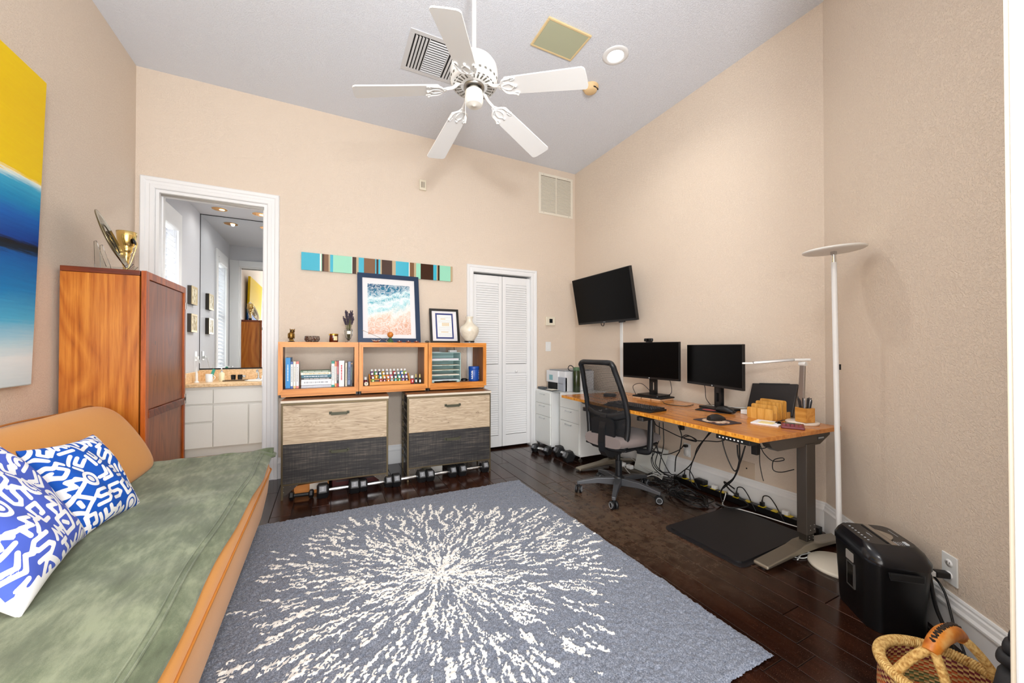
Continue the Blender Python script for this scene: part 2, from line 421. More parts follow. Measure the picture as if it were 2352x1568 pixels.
# jamb linings, with the pocket door edge and its latch
dj = struct('door_1')
B((DX0-.010, YB-.005, 0), (DX0+.012, YB+.13, DZ+.009), 'jamb', WHITE, dj); B((DX1-.014, YB-.005, 0), (DX1+.010, YB+.13, DZ+.009), 'jamb', WHITE, dj)
B((DX0+.012, YB-.005, DZ-.015), (DX1-.014, YB+.13, DZ+.009), 'head_jamb', WHITE, dj)
B((DX0+.012, YB+.05, 0), (DX0+.022, YB+.085, DZ-.015), 'door_stop', WHITE, dj)
B((DX0+.012, YB+.03, DZ-.03), (DX1-.014, YB+.04, DZ-.015), 'door_track', STEEL, dj)
pd = B((DX1-.028, YB+.045, .01), (DX1-.006, YB+.085, DZ-.02), 'pocket_door_edge', WHITE, dj, bev=.003)
B((-.032, -.011, .83), (-.0275, .011, .93), 'latch_plate', CHROME, pd, loc=(DX1, YB+.065, 0), bev=.001)
MB().cyl((-.034, 0, .88), (-.030, 0, .88), .007).build('latch', DKMETAL, pd, loc=(DX1, YB+.065, 0))

# louvred bifold closet doors
cd = struct('door_2')
B((CX0-.01, YB+.002, 0), (CX0+.009, YB+.12, CZ), 'jamb', WHITE, cd); B((CX1-.009, YB+.002, 0), (CX1+.01, YB+.12, CZ), 'jamb', WHITE, cd)
B((CX0+.009, YB+.002, CZ-.005), (CX1-.009, YB+.12, CZ+.01), 'head_jamb', WHITE, cd)
lw = .275
lm = MB().add([(0, 0, 0), (lw, 0, 0), (lw, .016, .034), (0, .016, .034), (0, .004, -.002), (lw, .004, -.002), (lw, .020, .032), (0, .020, .032)],
     [(0, 1, 2, 3), (7, 6, 5, 4), (4, 5, 1, 0), (1, 5, 6, 2), (2, 6, 7, 3), (3, 7, 4, 0)])
lou0 = None
for k, lx in enumerate((1.486, 1.859)):
    pw = .367; y0 = YB+.025; y1 = YB+.055
    leaf = MB().box((lx, y0, .025), (lx+.045, y1, 2.015)).box((lx+pw-.045, y0, .025), (lx+pw, y1, 2.015))
    for z0, z1 in ((.025, .155), (.88, .985), (1.925, 2.015)): leaf.box((lx+.045, y0, z0), (lx+pw-.045, y1, z1))
    lf = leaf.build('bifold_leaf', WHITE, cd, bev=.002)
    for z0, z1 in ((.160, .872), (.990, 1.918)):
        n = round((z1-z0)/.0262)
        for q in range(n):
            z = z0+(z1-z0)*q/n
            if lou0 is None: lou0 = lm.build('louver', WHITE, lf, loc=(lx+.046, y0+.001, z+.002))
            else: clone(lou0, parent=lf, location=(lx+.046, y0+.001, z+.002))
    if k: MB().lathe([(.006, 0), (.006, .012), (.014, .02), (.016, .028), (.011, .034), (0, .036)], 20, M=Matrix.Translation((2.03, y0, .90)) @ Matrix.Rotation(PI/2, 4, 'X')).build('door_knob', WHITE, lf)
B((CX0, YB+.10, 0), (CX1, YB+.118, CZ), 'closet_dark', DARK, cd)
# ---------------------------------------------------------------- bathroom seen through the doorway
BXL = -1.345; BY0 = YB+.12; BY1 = 5.65; BZ = 2.77
mb = MB()
def piecesY(mb, y0, y1, z0, z1, holes, x0, x1):
    ys = sorted({y0, y1, *[h[0] for h in holes], *[h[1] for h in holes]})
    for a, b in zip(ys, ys[1:]):
        z = z0
        for h in [h for h in holes if h[0] <= a+1e-6 and h[1] >= b-1e-6]:
            mb.box((x0, a, z), (x1, b, h[2])); z = h[3]
        if z < z1: mb.box((x0, a, z), (x1, b, z1))
piecesY(mb, BY0, BY1+.1, 0, BZ, [(4.40, 4.86, .9, 2.44)], BXL-.15, BXL)
struct('wall_bath_left', mb, BATHW)
struct('wall_bath_back', MB().box((BXL-.15, BY1, 0), (1.3, BY1+.1, BZ)), BATHW)
struct('wall_bath_right', MB().box((1.2, BY0, 0), (1.3, BY1, BZ)), BATHW)
struct('wall_bath_front', MB().box((DX1-.0, BY0, 0), (1.2, BY0+.02, BZ)).box((BXL, BY0, DZ), (DX1, BY0+.02, BZ)), BATHW)
bc = struct('trim_6')
B((BXL+.004, BY0-.001, 0), (DX0+.004, BY0+.022, DZ+.09), 'side_casing', WHITE, bc, bev=.004); B((DX1-.004, BY0-.001, 0), (DX1+.09, BY0+.042, DZ+.09), 'side_casing', WHITE, bc, bev=.004); B((DX0+.004, BY0-.001, DZ-.004), (DX1-.004, BY0+.042, DZ+.09), 'head_casing', WHITE, bc, bev=.004)
struct('ceiling_bath', MB().box((BXL-.15, BY0-.0, BZ), (1.3, BY1+.1, BZ+.1)), BATHW)
cpt = Mat('beige_loop_carpet', '#b9a996', .95); cpt.bump(cpt.noise(cpt.co('World'), 220, 2), .004, .8); cpt.col(cpt.ramp(cpt.noise(cpt.co('World'), 160, 2), [(.3, '#94836f'), (.7, '#cdbfae')]))
struct('floor_bath', MB().box((BXL-.1, BY0+.02, -.05), (1.2, BY1, .004)), cpt.m)
struct('trim_5', MB().box((DX0, YB+.02, -.01), (DX1, BY0+.025, .006)), wood('threshold_wood', '#5a3a26', '#43291a', '#2a170d', 'X', 3, .4))
# window with casing and blinds
wn1 = struct('window_1')
for a, b, nm in (((BXL, 4.86, .82), (BXL+.02, 4.95, 2.53), 'casing'), ((BXL, 4.31, .82), (BXL+.02, 4.40, 2.53), 'casing'), ((BXL, 4.40, 2.44), (BXL+.02, 4.86, 2.53), 'casing'), ((BXL, 4.28, .86), (BXL+.05, 4.98, .90), 'sill'),
        ((BXL-.11, 4.40, .9), (BXL-.08, 4.44, 2.44), 'sash'), ((BXL-.11, 4.82, .9), (BXL-.08, 4.86, 2.44), 'sash'), ((BXL-.11, 4.44, 1.64), (BXL-.08, 4.82, 1.69), 'sash')):
    B(a, b, nm, WHITE, wn1, bev=.003)
gl = Mat('window_glass', '#ffffff', .02, trans=1)
B((BXL-.098, 4.44, .9), (BXL-.094, 4.82, 2.44), 'pane', gl.m, wn1)
bl = thing('window_blind', 'white horizontal slatted blind over the bathroom window', 'blind')
B((BXL-.06, 4.405, 2.35), (BXL+.035, 4.855, 2.43), 'valance', WHITE, bl, bev=.006)
sl = None
for q in range(27):
    z = .93+q*.0525
    if sl is None: sl = MB().box((-.03, 4.41, -.0015), (.03, 4.85, .0015)).build('slat', WHITE, bl, loc=(BXL-.03, 0, z), rot=(0, math.radians(38), 0))
    else: clone(sl, location=(BXL-.03, 0, z))
MB().cyl((BXL-.005, 4.80, .95), (BXL-.005, 4.80, 2.35), .0012, 6).cyl((BXL-.005, 4.47, .95), (BXL-.005, 4.47, 2.35), .0012, 6).build('ladder_cord', WHITE, bl)
# mirror wall
mir = thing('wall_mirror', 'frameless floor to ceiling vanity mirror on the bathroom wall', 'mirror')
B((BXL+.004, BY1-.008, .93), (1.15, BY1-.002, BZ-.004), 'mirror_glass', M_('mirror_silver', '#e6e9ea', .0, 1), mir)
MB().box((BXL+.001, BY1-.010, .92), (BXL+.006, BY1-.001, BZ)).box((BXL, BY1-.010, BZ-.008), (1.15, BY1-.001, BZ-.002)).box((BXL, BY1-.010, .918), (1.15, BY1-.001, .932)).build('edge_channel', BLACKM, mir)
# vanity
VY = 5.10; VW = M_('warm_white_laminate', '#e9e6de', .4); VT = Mat('cream_solid_surface', '#e8c393', .35)
VT.col(VT.ramp(VT.noise(VT.co(), 60, 4), [(.35, '#d9b17f'), (.65, '#f0cfa3')]))
va = thing('bathroom_vanity', 'white vanity cabinet with cream counter in the bathroom', 'vanity')
B((BXL+.003, VY+.012, .095), (1.15, BY1-.003, .755), 'carcass', VW, va); B((BXL+.003, VY+.05, .002), (1.15, BY1-.2, .095), 'toe_kick', VW, va)
def front(x0, x1, z0, z1, nm): return B((x0, VY-.006, z0), (x1, VY+.012, z1), nm, VW, va, bev=.002)
for z0, z1 in ((.575, .725), (.385, .555), (.105, .365)): front(-1.335, -1.096, z0, z1, 'drawer')
front(-1.088, .2, .575, .725, 'false_front')
front(-1.088, -.780, .105, .545, 'door'); front(-.768, -.45, .105, .545, 'door'); front(-.44, -.1, .105, .545, 'door')
ct = MB().box((BXL+.003, VY-.025, .755), (1.15, BY1-.003, .79)).box((BXL+.003, BY1-.025, .79), (1.15, BY1-.003, .915)).box((BXL+.003, VY-.02, .79), (BXL+.02, BY1-.02, .905)).build('countertop', VT.m, va, bev=.004)
MB().lathe([(.20, 0), (.205, .006), (.19, .007), (.16, -.0), (.10, -.01), (0, -.012)], 32, M=Matrix.Translation((-.62, 5.36, .7915)), sx=1.15).build('basin', VW, ct)
fa = thing('faucet', 'chrome single spout faucet on the vanity counter beside the basin', 'faucet', (-.74, 5.52, .791))
MB().tube(bez([(0, 0, 0), (0, 0, .06), (0, -.03, .105), (0, -.085, .115), (0, -.11, .095)], 6), .011, 10).build('spout', CHROME, fa)
MB().lathe([(.028, 0), (.028, .01), (.02, .016), (.013, .02)], 20).build('base', CHROME, fa)
MB().lathe([(.016, 0), (.016, .02), (.024, .03), (.026, .045), (.02, .055), (0, .056)], 12, M=Matrix.Translation((-.15, 0, 0))).build('tap_handle', CHROME, fa)
MB().lathe([(.016, 0), (.016, .02), (.024, .03), (.026, .045), (.02, .055), (0, .056)], 12, M=Matrix.Translation((.15, 0, 0))).build('tap_handle', CHROME, fa)
# things on the counter
def small(name, label, cat, x, y, z, parts, rz=0, group=None):
    t = thing(name, label, cat, (x, y, z), rz, group)
    for nm, mb, m in parts: mb.build(nm, m, t)
    return t
CLR = Mat('clear_glass', '#f4f8f8', .03, trans=1).m
small('toothbrush', 'white electric toothbrush standing on the vanity counter by the wall', 'toothbrush', -1.285, 5.30, .791, [('handle', MB().lathe([(.014, 0), (.014, .01), (.012, .10), (.006, .12), (.004, .16), (.003, .18)], 12), WHITE2), ('charging_base', MB().lathe([(.022, 0), (.022, .012), (.014, .016)], 16), WHITE2)])
small('toothbrush_cup', 'white mug holding a teal toothpaste tube on the vanity', 'cup', -1.18, 5.33, .791, [('mug', MB().lathe([(.032, 0), (.034, .09), (.030, .09), (.028, .006), (0, .006)], 20), WHITE2), ('handle', MB().tube([(.034+.02*math.sin(PI*k/8), 0, .02+.055*k/8) for k in range(9)], .004, 6), WHITE2), ('toothpaste_tube', MB().box((-.012, -.006, .05), (.014, .008, .15), M=Matrix.Rotation(.3, 4, 'Y')), M_('teal_tube', '#3fa592', .4))])
small('soap_pump', 'cream soap pump bottle with a metal top on the vanity', 'bottle', -1.075, 5.38, .791, [('bottle', MB().lathe([(.026, 0), (.028, .01), (.028, .09), (.012, .105)], 20), M_('cream_soap', '#efe2bd', .3)), ('pump', MB().lathe([(.011, .105), (.011, .12), (.004, .122), (.004, .15)], 12).cyl((0, 0, .148), (0, -.04, .145), .004), CHROME)])
small('glass_tray', 'dark tray holding small glasses on the vanity', 'tray', -.95, 5.40, .791, [('tray', MB().prism(rrect(-.12, -.05, .12, .05, .02), 0, .01), M_('bronze_tray', '#5b4a35', .35, .6)), ('tumbler', MB().lathe([(.022, .01), (.025, .07), (.023, .07), (.021, .014), (0, .014)], 16, M=Matrix.Translation((-.02, 0, 0))), CLR), ('tumbler', MB().lathe([(.022, .01), (.025, .07), (.023, .07), (.021, .014), (0, .014)], 16, M=Matrix.Translation((.045, 0, 0))), CLR)])
for dx, nm in ((0.0, 'white wall outlet above the vanity with a plugged charger cord'),):
    t = thing('wall_outlet', nm, 'outlet', (BXL, 5.50, 1.08)); B((0, -.035, -.055), (.006, .035, .055), 'plate', WHITE2, t, bev=.002); B((.006, -.018, -.035), (.03, .018, -.002), 'plug', WHITE2, t, bev=.003)
c = MB().tube(bez([(BXL+.03, 5.50, 1.06), (BXL+.05, 5.46, 1.0), (BXL+.02, 5.42, 1.08), (BXL+.03, 5.36, .95), (BXL+.06, 5.31, .80)], 8), .0022, 6).build('cord', WHITE2); tag(c, 'thin white charger cord hanging from the outlet above the vanity', 'cord')
for k, (z, nm, art) in enumerate(((1.755, 'upper small gold framed picture on the bathroom wall', '#d8cfae'), (1.45, 'lower small gold framed picture on the bathroom wall', '#b8a77c'))):
    t = thing('small_framed_picture', nm, 'picture', (BXL, 5.30, z), 0, 'small pictures on the bathroom wall')
    B((0, -.10, -.10), (.035, .10, .10), 'frame_box', M_('dark_frame_side', '#3b342b', .5), t)
    MB().box((.035, -.10, -.10), (.040, .10, -.08)).box((.035, -.10, .08), (.040, .10, .10)).box((.035, -.10, -.08), (.040, -.08, .08)).box((.035, .08, -.08), (.040, .10, .08)).build('gilt_face', M_('gilt_frame', '#c9b78c', .4, .3), t)
    a = Mat('tiny_print', art, .5); a.col(a.ramp(a.noise(a.co(), 18, 4, .6, 1), [(.35, '#7d6a3c'), (.5, art), (.65, '#efe9d8')]))
    B((.0345, -.08, -.08), (.0365, .08, .08), 'print', a.m, t)
# recessed lights with gold reflectors
GREF = Mat('gold_reflector', '#d9952f', .25, 1).m
GLOW = Mat('lamp_glow', '#fff3dc', .5, emit='#ffe2ae', es=5).m
for k, x in enumerate((-1.10, -.715)):
    t = thing('recessed_light', ('left' if k == 0 else 'right')+' gold recessed light in the bathroom ceiling', 'light', (x, 5.353, BZ), 0, 'bathroom ceiling lights')
    MB().lathe([(.075, -.002), (.082, -.004), (.082, 0)], 28).build('trim_ring', WHITE2, t)
    MB().lathe([(.074, -.0035), (.05, -.0025), (0, -.002)], 28).build('reflector', GREF, t)
    MB().lathe([(.026, -.0045), (.02, -.006), (0, -.007)], 20, M=Matrix.Translation((.02, .01, 0))).build('bulb', GLOW, t)
# torn bits at the foot of the vanity
fl2 = M_('dry_leaf_scrap', '#7a4526', .8)
for k, (x, y, s, cc) in enumerate(((-1.26, 5.04, .05, '#c9a883'), (-1.19, 5.06, .04, '#d6bfa0'), (-1.03, 5.03, .045, '#7a3b1c'), (-.97, 5.05, .035, '#8d5130'), (-.88, 5.05, .03, '#a9714a'))):
    pts = [(x+s*(1+.4*random.random())*math.cos(a)*1.3, y+s*.45*math.sin(a)*(1+.5*random.random())) for a in [2*PI*i/9 for i in range(9)]]
    o = MB().prism(pts, .004, .012+.008*random.random()).build('potpourri_scrap', M_('scrap_brown', cc, .85)); tag(o, ['pale tan scrap at the far left foot of the vanity', 'cream scrap beside the tan one on the bathroom floor', 'dark rust brown scrap at the vanity foot', 'mid brown scrap right of the rust brown one', 'small reddish scrap nearest the pocket door'][k], 'scrap', 'scraps on the bathroom floor')

# ---------------------------------------------------------------- things on the walls and ceiling
# return air grille
t = thing('return_air_grille', 'white louvred return air grille high on the wall by the corner', 'vent', (2.336, YB, 2.832))
W_, H_ = .506, .508; GV = M_('almond_white_metal', '#eae3d3', .45)
MB().box((0, -.006, 0), (W_, 0, .032)).box((0, -.006, H_-.032), (W_, 0, H_)).box((0, -.006, .032), (.032, 0, H_-.032)).box((W_-.032, -.006, .032), (W_, 0, H_-.032)).build('frame', GV, t, bev=.002)
B((.03, -.0005, .03), (W_-.03, .002, H_-.03), 'duct_backing', M_('vent_dark', '#6f685c', .9), t)
B((W_/2-.004, -.007, .032), (W_/2+.004, 0, H_-.032), 'mullion', GV, t)
s0 = None
for q in range(28):
    for h in (0, 1):
        x0 = .033+h*(W_/2-.029); z = .036+q*(H_-.072)/28
        if s0 is None: s0 = MB().add([(0, -.001, .013), (W_/2-.037, -.001, .013), (W_/2-.037, -.006, 0), (0, -.006, 0), (0, .001, .013), (W_/2-.037, .001, .013), (W_/2-.037, -.004, -.001), (0, -.004, -.001)], [(0, 1, 2, 3), (7, 6, 5, 4), (0, 4, 5, 1), (3, 2, 6, 7)]).build('slat', GV, t, loc=(x0, 0, z))
        else: clone(s0, location=(x0, 0, z))
for x, z in ((.07, .02), (.44, .015), (.07, H_-.016), (.43, H_-.016)): MB().sphere((x, -.006, z), .004, 8).build('screw', STEEL, t)
# square motion sensor
t = thing('wall_sensor', 'small cream alarm sensor high on the back wall', 'sensor', (.913, YB, 2.90))
B((-.036, -.02, -.055), (.036, 0, .055), 'case', IVORY, t, bev=.004); B((-.018, -.022, -.03), (-.003, -.019, .03), 'lens', M_('smoked_lens', '#a99f8c', .3), t); B((.003, -.022, -.03), (.018, -.019, .03), 'lens', M_('smoked_lens2', '#b9af9c', .3), t)
# thermostat
t = thing('thermostat', 'white thermostat with a small dark screen on the back wall', 'thermostat', (2.495, YB, 1.507))
B((-.066, -.026, -.054), (.066, 0, .054), 'case', IVORY, t, bev=.005); B((-.020, -.0275, -.022), (.026, -.024, .028), 'screen', M_('lcd_dark', '#14181a', .2), t)
# light switch
t = thing('light_switch', 'white rocker light switch below the thermostat', 'switch', (2.472, YB, 1.193))
B((-.037, -.006, -.058), (.037, 0, .058), 'plate', WHITE2, t, bev=.002); B((-.016, -.011, -.034), (.016, -.005, .034), 'rocker', WHITE2, t, bev=.002)
for z in (-.046, .046): MB().sphere((0, -.006, z), .003, 8).build('screw', WHITE2, t)
# striped acrylic art
STR = [(262,418,'c'),(418,430,'w'),(430,436,'m'),(436,455,'d'),(455,492,'b'),(492,505,'t'),(505,530,'c'),(530,688,'m'),(688,692,'w'),(692,725,'d'),(725,745,'t'),(745,790,'c'),(790,885,'b'),(885,895,'c'),(895,912,'d'),(912,928,'c'),(928,940,'t'),(940,1028,'d'),(1028,1058,'t'),(1058,1168,'c'),(1168,1176,'w'),(1176,1212,'b'),(1212,1230,'t'),(1230,1268,'m'),(1268,1375,'d'),(1375,1403,'c'),(1403,1412,'t'),(1412,1428,'d'),(1428,1520,'m'),(1520,1537,'t')]
def pxw(cx):
    u = (620+cx/3.675-1176)/865; a = math.radians(26.3)
    return 3.98*(math.sin(a)+u*math.cos(a))/(math.cos(a)-u*math.sin(a))
t = thing('striped_wall_art', 'long glossy striped panel in turquoise, brown and mint on the wall', 'artwork')
SM = {'c': '#3fb4cf', 'm': '#9adcc0', 'd': '#3a1f12', 'b': '#7a573c', 't': '#bca988', 'w': '#e9efe6'}
SM = {k: M_('art_stripe_'+k, v, .18) for k, v in SM.items()}
for a, b, c in STR: B((pxw(a), 3.965, 1.900), (pxw(b), 3.985, 2.062), 'stripe', SM[c], t)
B((pxw(262)+.05, 3.985, 1.95), (pxw(1537)-.05, YB, 2.02), 'hanging_rail', WHITE2, t)
# ceiling register
GM = M_('grey_vent_metal', '#d5d6d8', .45)
t = thing('ceiling_register', 'square white ceiling air register beside the fan', 'vent', (.525, 2.655, ZC))
S = .425
MB().box((0, 0, -.006), (S, .035, 0)).box((0, S-.035, -.006), (S, S, 0)).box((0, .035, -.006), (.035, S-.035, 0)).box((S-.035, .035, -.006), (S, S-.035, 0)).build('frame', GM, t, bev=.002)
B((.03, .03, -.0012), (S-.03, S-.03, -.0004), 'duct_backing', M_('register_dark', '#262423', .9), t)
vb = None
for k in range(7):
    x = (.045+.024*k) if k < 4 else (.325+.024*(k-4))
    m_ = MB().box((-.0075, .04, -.001), (.0075, S-.04, .001))
    if vb is None: vb = m_.build('vane', GM, t, loc=(x+.008, 0, -.008), rot=(0, math.radians(35), 0))
    else: clone(vb, location=(x+.008, 0, -.008))
B((.143, .036, -.010), (.148, S-.036, -.001), 'divider', GM, t); B((.306, .036, -.010), (.311, S-.036, -.001), 'divider', GM, t)
hb = None
for k in range(15):
    y = .05+k*.0232
    if hb is None: hb = MB().box((.149, -.0048, -.001), (.305, .0048, .001)).build('vane', GM, t, loc=(0, y, -.007), rot=(math.radians(-50), 0, 0))
    else: clone(hb, location=(0, y, -.007))
# flush ceiling speaker
t = thing('ceiling_speaker', 'square cream framed speaker with olive grey grille in the ceiling', 'speaker', (1.523, 2.282, ZC))
CRM = M_('yellowed_cream_plastic', '#e3cb9a', .5)
MB().box((-.18, -.132, -.012), (.18, -.115, 0)).box((-.18, .115, -.012), (.18, .132, 0)).box((-.18, -.115, -.012), (-.163, .115, 0)).box((.163, -.115, -.012), (.18, .115, 0)).build('frame', CRM, t, bev=.004)
g = Mat('olive_speaker_mesh', '#b9bda0', .7); g.bump(g.noise(g.co(), 900, 1), .001, .6)
B((-.163, -.115, -.0105), (.163, .115, -.002), 'grille', g.m, t)
# round recessed light
t = thing('recessed_light', 'round white recessed light glowing in the main ceiling', 'light', (1.983, 2.22, ZC))
MB().lathe([(.060, -.006), (.064, -.010), (.088, -.007), (.098, -.002), (.098, 0)], 40).build('trim_ring', WHITE, t)
MB().lathe([(.0605, -.006), (.04, -.0075), (0, -.008)], 40).build('diffuser', Mat('led_diffuser', '#ffffff', .5, emit='#ffffff', es=6).m, t)
# smoke detector
t = thing('smoke_detector', 'cream smoke detector on the ceiling behind the fan blade', 'detector', (2.03, 2.585, ZC))
MB().lathe([(.068, 0), (.068, -.012), (.060, -.018), (.052, -.04), (.040, -.048), (0, -.05)], 32).build('housing', M_('aged_cream', '#e7c795', .5), t)
MB().box((.02, -.052, -.036), (.034, -.049, -.028)).box((.04, -.044, -.036), (.05, -.038, -.028)).box((-.01, -.058, -.036), (.014, -.05, -.028)).build('sounder_slots', BLACKM, t)

# ---------------------------------------------------------------- ceiling fan
FW = M_('white_fan_enamel', '#f1f1ef', .3); FI = M_('ivory_fan_enamel', '#efece2', .32)
fan = thing('ceiling_fan', 'white five bladed ceiling fan hanging from a long downrod', 'fan', (.769, 2.055, 0))
MB().cyl((0, 0, 2.85), (0, 0, ZC), .0125, 16).build('downrod', FW, fan)
MB().lathe([(.065, ZC), (.063, ZC-.03), (.04, ZC-.06), (.014, ZC-.065)], 28).build('canopy', FW, fan)
MB().lathe([(.058, 2.700), (.128, 2.703), (.136, 2.715), (.138, 2.74), (.138, 2.785), (.132, 2.815), (.115, 2.84), (.075, 2.862), (.03, 2.872), (.02, 2.90), (.016, 2.905)], 48).build('motor_housing', FW, fan)
MB().lathe([(.060, 2.700), (.060, 2.690), (.05, 2.684), (.0, 2.684)], 40).build('flywheel', STEEL, fan)
ms = MB()
for k in range(26):
    a = 2*PI*k/26; T = Matrix.Rotation(a, 4, 'Z')
    ms.box((.078, -.0042, 2.6990), (.106, .0042, 2.7025), M=T)
    ms.box((.113, -.0065, 2.7005), (.119, .0065, 2.7035), M=T)
    ms.box((.1365, -.007, 2.722), (.1392, .007, 2.733), M=T)
stuff(ms.build('cooling_slots', M_('fan_slot', '#77736a', .7), fan))
MB().lathe([(.050, 2.668), (.054, 2.655), (.054, 2.615), (.051, 2.602), (.048, 2.595), (.044, 2.5915), (.043, 2.5912), (.012, 2.590), (.008, 2.586), (0, 2.585)], 36).lathe([(.03, 2.684), (.034, 2.668), (.05, 2.668)], 24).build('switch_housing', FI, fan)
MB().tube([(-.052, -.02, 2.64), (-.062, -.03, 2.60), (-.064, -.032, 2.50)], .0016, 6, 0).lathe([(.001, 2.50), (.007, 2.485), (.006, 2.465), (.002, 2.46)], 10, M=Matrix.Translation((-.064, -.032, 0))).build('pull_chain', FI, fan)
# blade outline in its own frame: x outwards, y across
def blade_mesh():
    mb = MB(); n = 14; top = []
    prof = []
    for k in range(n+1):
        u = k/n; x = .215+(.668-.215)*u; h = .056+.013*u
        prof.append((x, h))
    pts = [(x, -h) for x, h in prof[:-1]]+[(.652, -.069), (.663, -.062), (.668, -.05), (.670, 0), (.668, .05), (.663, .062), (.652, .069)]+[(x, h) for x, h in prof[:-1]][::-1]+[(.205, .045), (.20, 0), (.205, -.045)]
    return mb.prism(pts, -.0035, .0035)
b0 = None
def iron():
    mb = MB()
    mb.tube(bez([(.055, 0, .030), (.085, 0, .028), (.12, 0, .006), (.155, 0, .000), (.19, 0, -.008)], 5), [.011]*9+[.009]*12, 8)
    for s in (-1, 1):
        mb.tube(bez([(.18, 0, -.009), (.185, s*.022, -.010), (.205, s*.045, -.010), (.235, s*.050, -.010), (.262, s*.058, -.010)], 5), .006, 6)
        mb.tube(bez([(.262, s*.058, -.010), (.275, s*.050, -.010), (.268, s*.042, -.010), (.25, s*.040, -.010)], 4), .0045, 6)
        mb.tube(bez([(.18, 0, -.009), (.205, s*.016, -.011), (.235, s*.020, -.011), (.25, s*.008, -.011), (.262, 0, -.011)], 4), .0045, 6)
        mb.sphere((.262, s*.058, -.011), .008, 8)
    mb.sphere((.268, 0, -.010), .009, 8); mb.prism([(.16, -.012), (.20, -.03), (.225, -.02), (.24, 0), (.225, .02), (.20, .03), (.16, .012)], -.010, -.004)
    return mb
b0 = i0 = None
for k in range(5):
    a = -.8584+k*2*PI/5
    R_ = Matrix.Rotation(a, 4, 'Z') @ Matrix.Rotation(math.radians(10.3), 4, 'Y') @ Matrix.Rotation(math.radians(-10), 4, 'X')
    M = Matrix.Translation((0, 0, 2.688)) @ R_
    Mi = Matrix.Translation((0, 0, 2.688-.02)) @ Matrix.Rotation(a, 4, 'Z') @ Matrix.Rotation(math.radians(6), 4, 'Y') @ Matrix.Rotation(math.radians(-10), 4, 'X')
    if b0 is None: b0 = blade_mesh().build('blade', FW, fan, bev=.002); i0 = iron().build('blade_iron', FW, fan); bb, ii = b0, i0
    else: bb, ii = clone(b0), clone(i0)
    bb.matrix_local = M; ii.matrix_local = M @ Matrix.Translation((0, 0, .0035))

# ---------------------------------------------------------------- abstract painting on the left wall
pm = Mat('abstract_seascape_paint', '#ffffff', .6, spec=.25); v = pm.co('Object')
x, y, z = pm.xyz(v)    # local y along the wall, z up (0..1.53)
st = pm.math('MULTIPLY_ADD', pm.noise(pm.co('Object', (1, 2.2, 60), rot=(.16, 0, 0)), 1.3, 6, .75, .2), .7, pm.math('MULTIPLY', pm.noise(pm.co('Object', (1, 2, 9), rot=(.16, 0, 0)), 1.6, 4, .6), .5)); bg = pm.noise(pm.co('Object', (1, 1.2, 2)), 2.2, 4, .6)
# edges sag towards the right hand side, as a brushed horizon
lvl = pm.math('ADD', z, pm.math('MULTIPLY_ADD', st, .10, pm.math('MULTIPLY', pm.math('POWER', pm.math('ABSOLUTE', y), 2.0), .16)))
lvl = pm.math('DIVIDE', lvl, 1.75)
c = pm.ramp(lvl, [(.03, '#cfe3ea'), (.11, '#e8f0f2'), (.15, '#bfe0ec'), (.22, '#4fb3dc'), (.30, '#0f7fc0'), (.395, '#0b5aa6'), (.405, '#0a2236'), (.428, '#0c0f12'), (.438, '#0a3f93'), (.50, '#1160b4'), (.545, '#1389bd'), (.585, '#38a6cc'), (.600, '#cfe6e6'), (.606, '#f3f0df'), (.611, '#f0ca00'), (.80, '#ecc300'), (1, '#f2cd00')])
c = pm.mix(pm.math('MULTIPLY', pm.ramp(pm.noise(pm.co('Object', (1, 2, 40), rot=(.16, 0, 0)), 2, 4, .7), [(.45, 0.), (.75, 1.)]), .22), c, '#dff0f4', 'SOFT_LIGHT')
pm.col(c); pm.bump(st, .0015, .5)
pt = B((0, -1.45, 0), (.038, 0, 1.53), 'abstract_painting', pm.m, bev=.006)
pt.location = (XL+.004, 2.755, .995); pt.rotation_euler = (0, math.radians(1.6), 0)
tag(pt, 'large yellow and blue abstract painting on the left wall', 'painting')
# ---------------------------------------------------------------- teak armoire
ar = thing('armoire', 'tall teak armoire with panelled side standing behind the sofa', 'cabinet')
ax0, ax1, ay0, ay1, az = -1.334, -.968, 3.0, 3.712, 1.641
B((ax0, ay0+.002, .06), (ax1-.032, ay1, az-.032), 'carcass', TEAK, ar)
B((ax0, ay0, az-.030), (ax1-.030, ay1, az), 'top_board', TEAKD, ar, bev=.002)
B((ax0+.01, ay0+.02, .002), (ax1-.04, ay1-.02, .06), 'plinth', TEAKD, ar)
fr = MB().box((ax1-.024, ay0, .05), (ax1, ay0+.045, az)).box((ax1-.024, ay1-.03, .05), (ax1, ay1, az)).box((ax1-.024, ay0+.045, az-.045), (ax1, ay1-.03, az)).box((ax1-.024, ay0+.045, .05), (ax1, ay1-.03, .10))
fr.build('front_frame', wood('bright_teak_edge', '#c9661c', '#a84f12', '#7a3408', 'Z', 2, .35), ar, bev=.0015)
dr = B((ax1-.022, ay0+.048, .80), (ax1-.010, ay1-.034, az-.048), 'upper_door', TEAKV, ar)
B((ax1-.022, ay0+.048, .10), (ax1-.010, ay1-.034, .745), 'lower_door', TEAKV, ar)
B((ax1-.022, ay0+.046, .748), (ax1+.004, ay1-.032, .797), 'middle_rail', TEAKD, ar, bev=.002)
for z in (.80, .775, 1.5, .2): MB().cyl((ax1, ay1-.004, z-.025), (ax1, ay1-.004, z+.025), .006, 10).build('hinge', STEEL, ar)
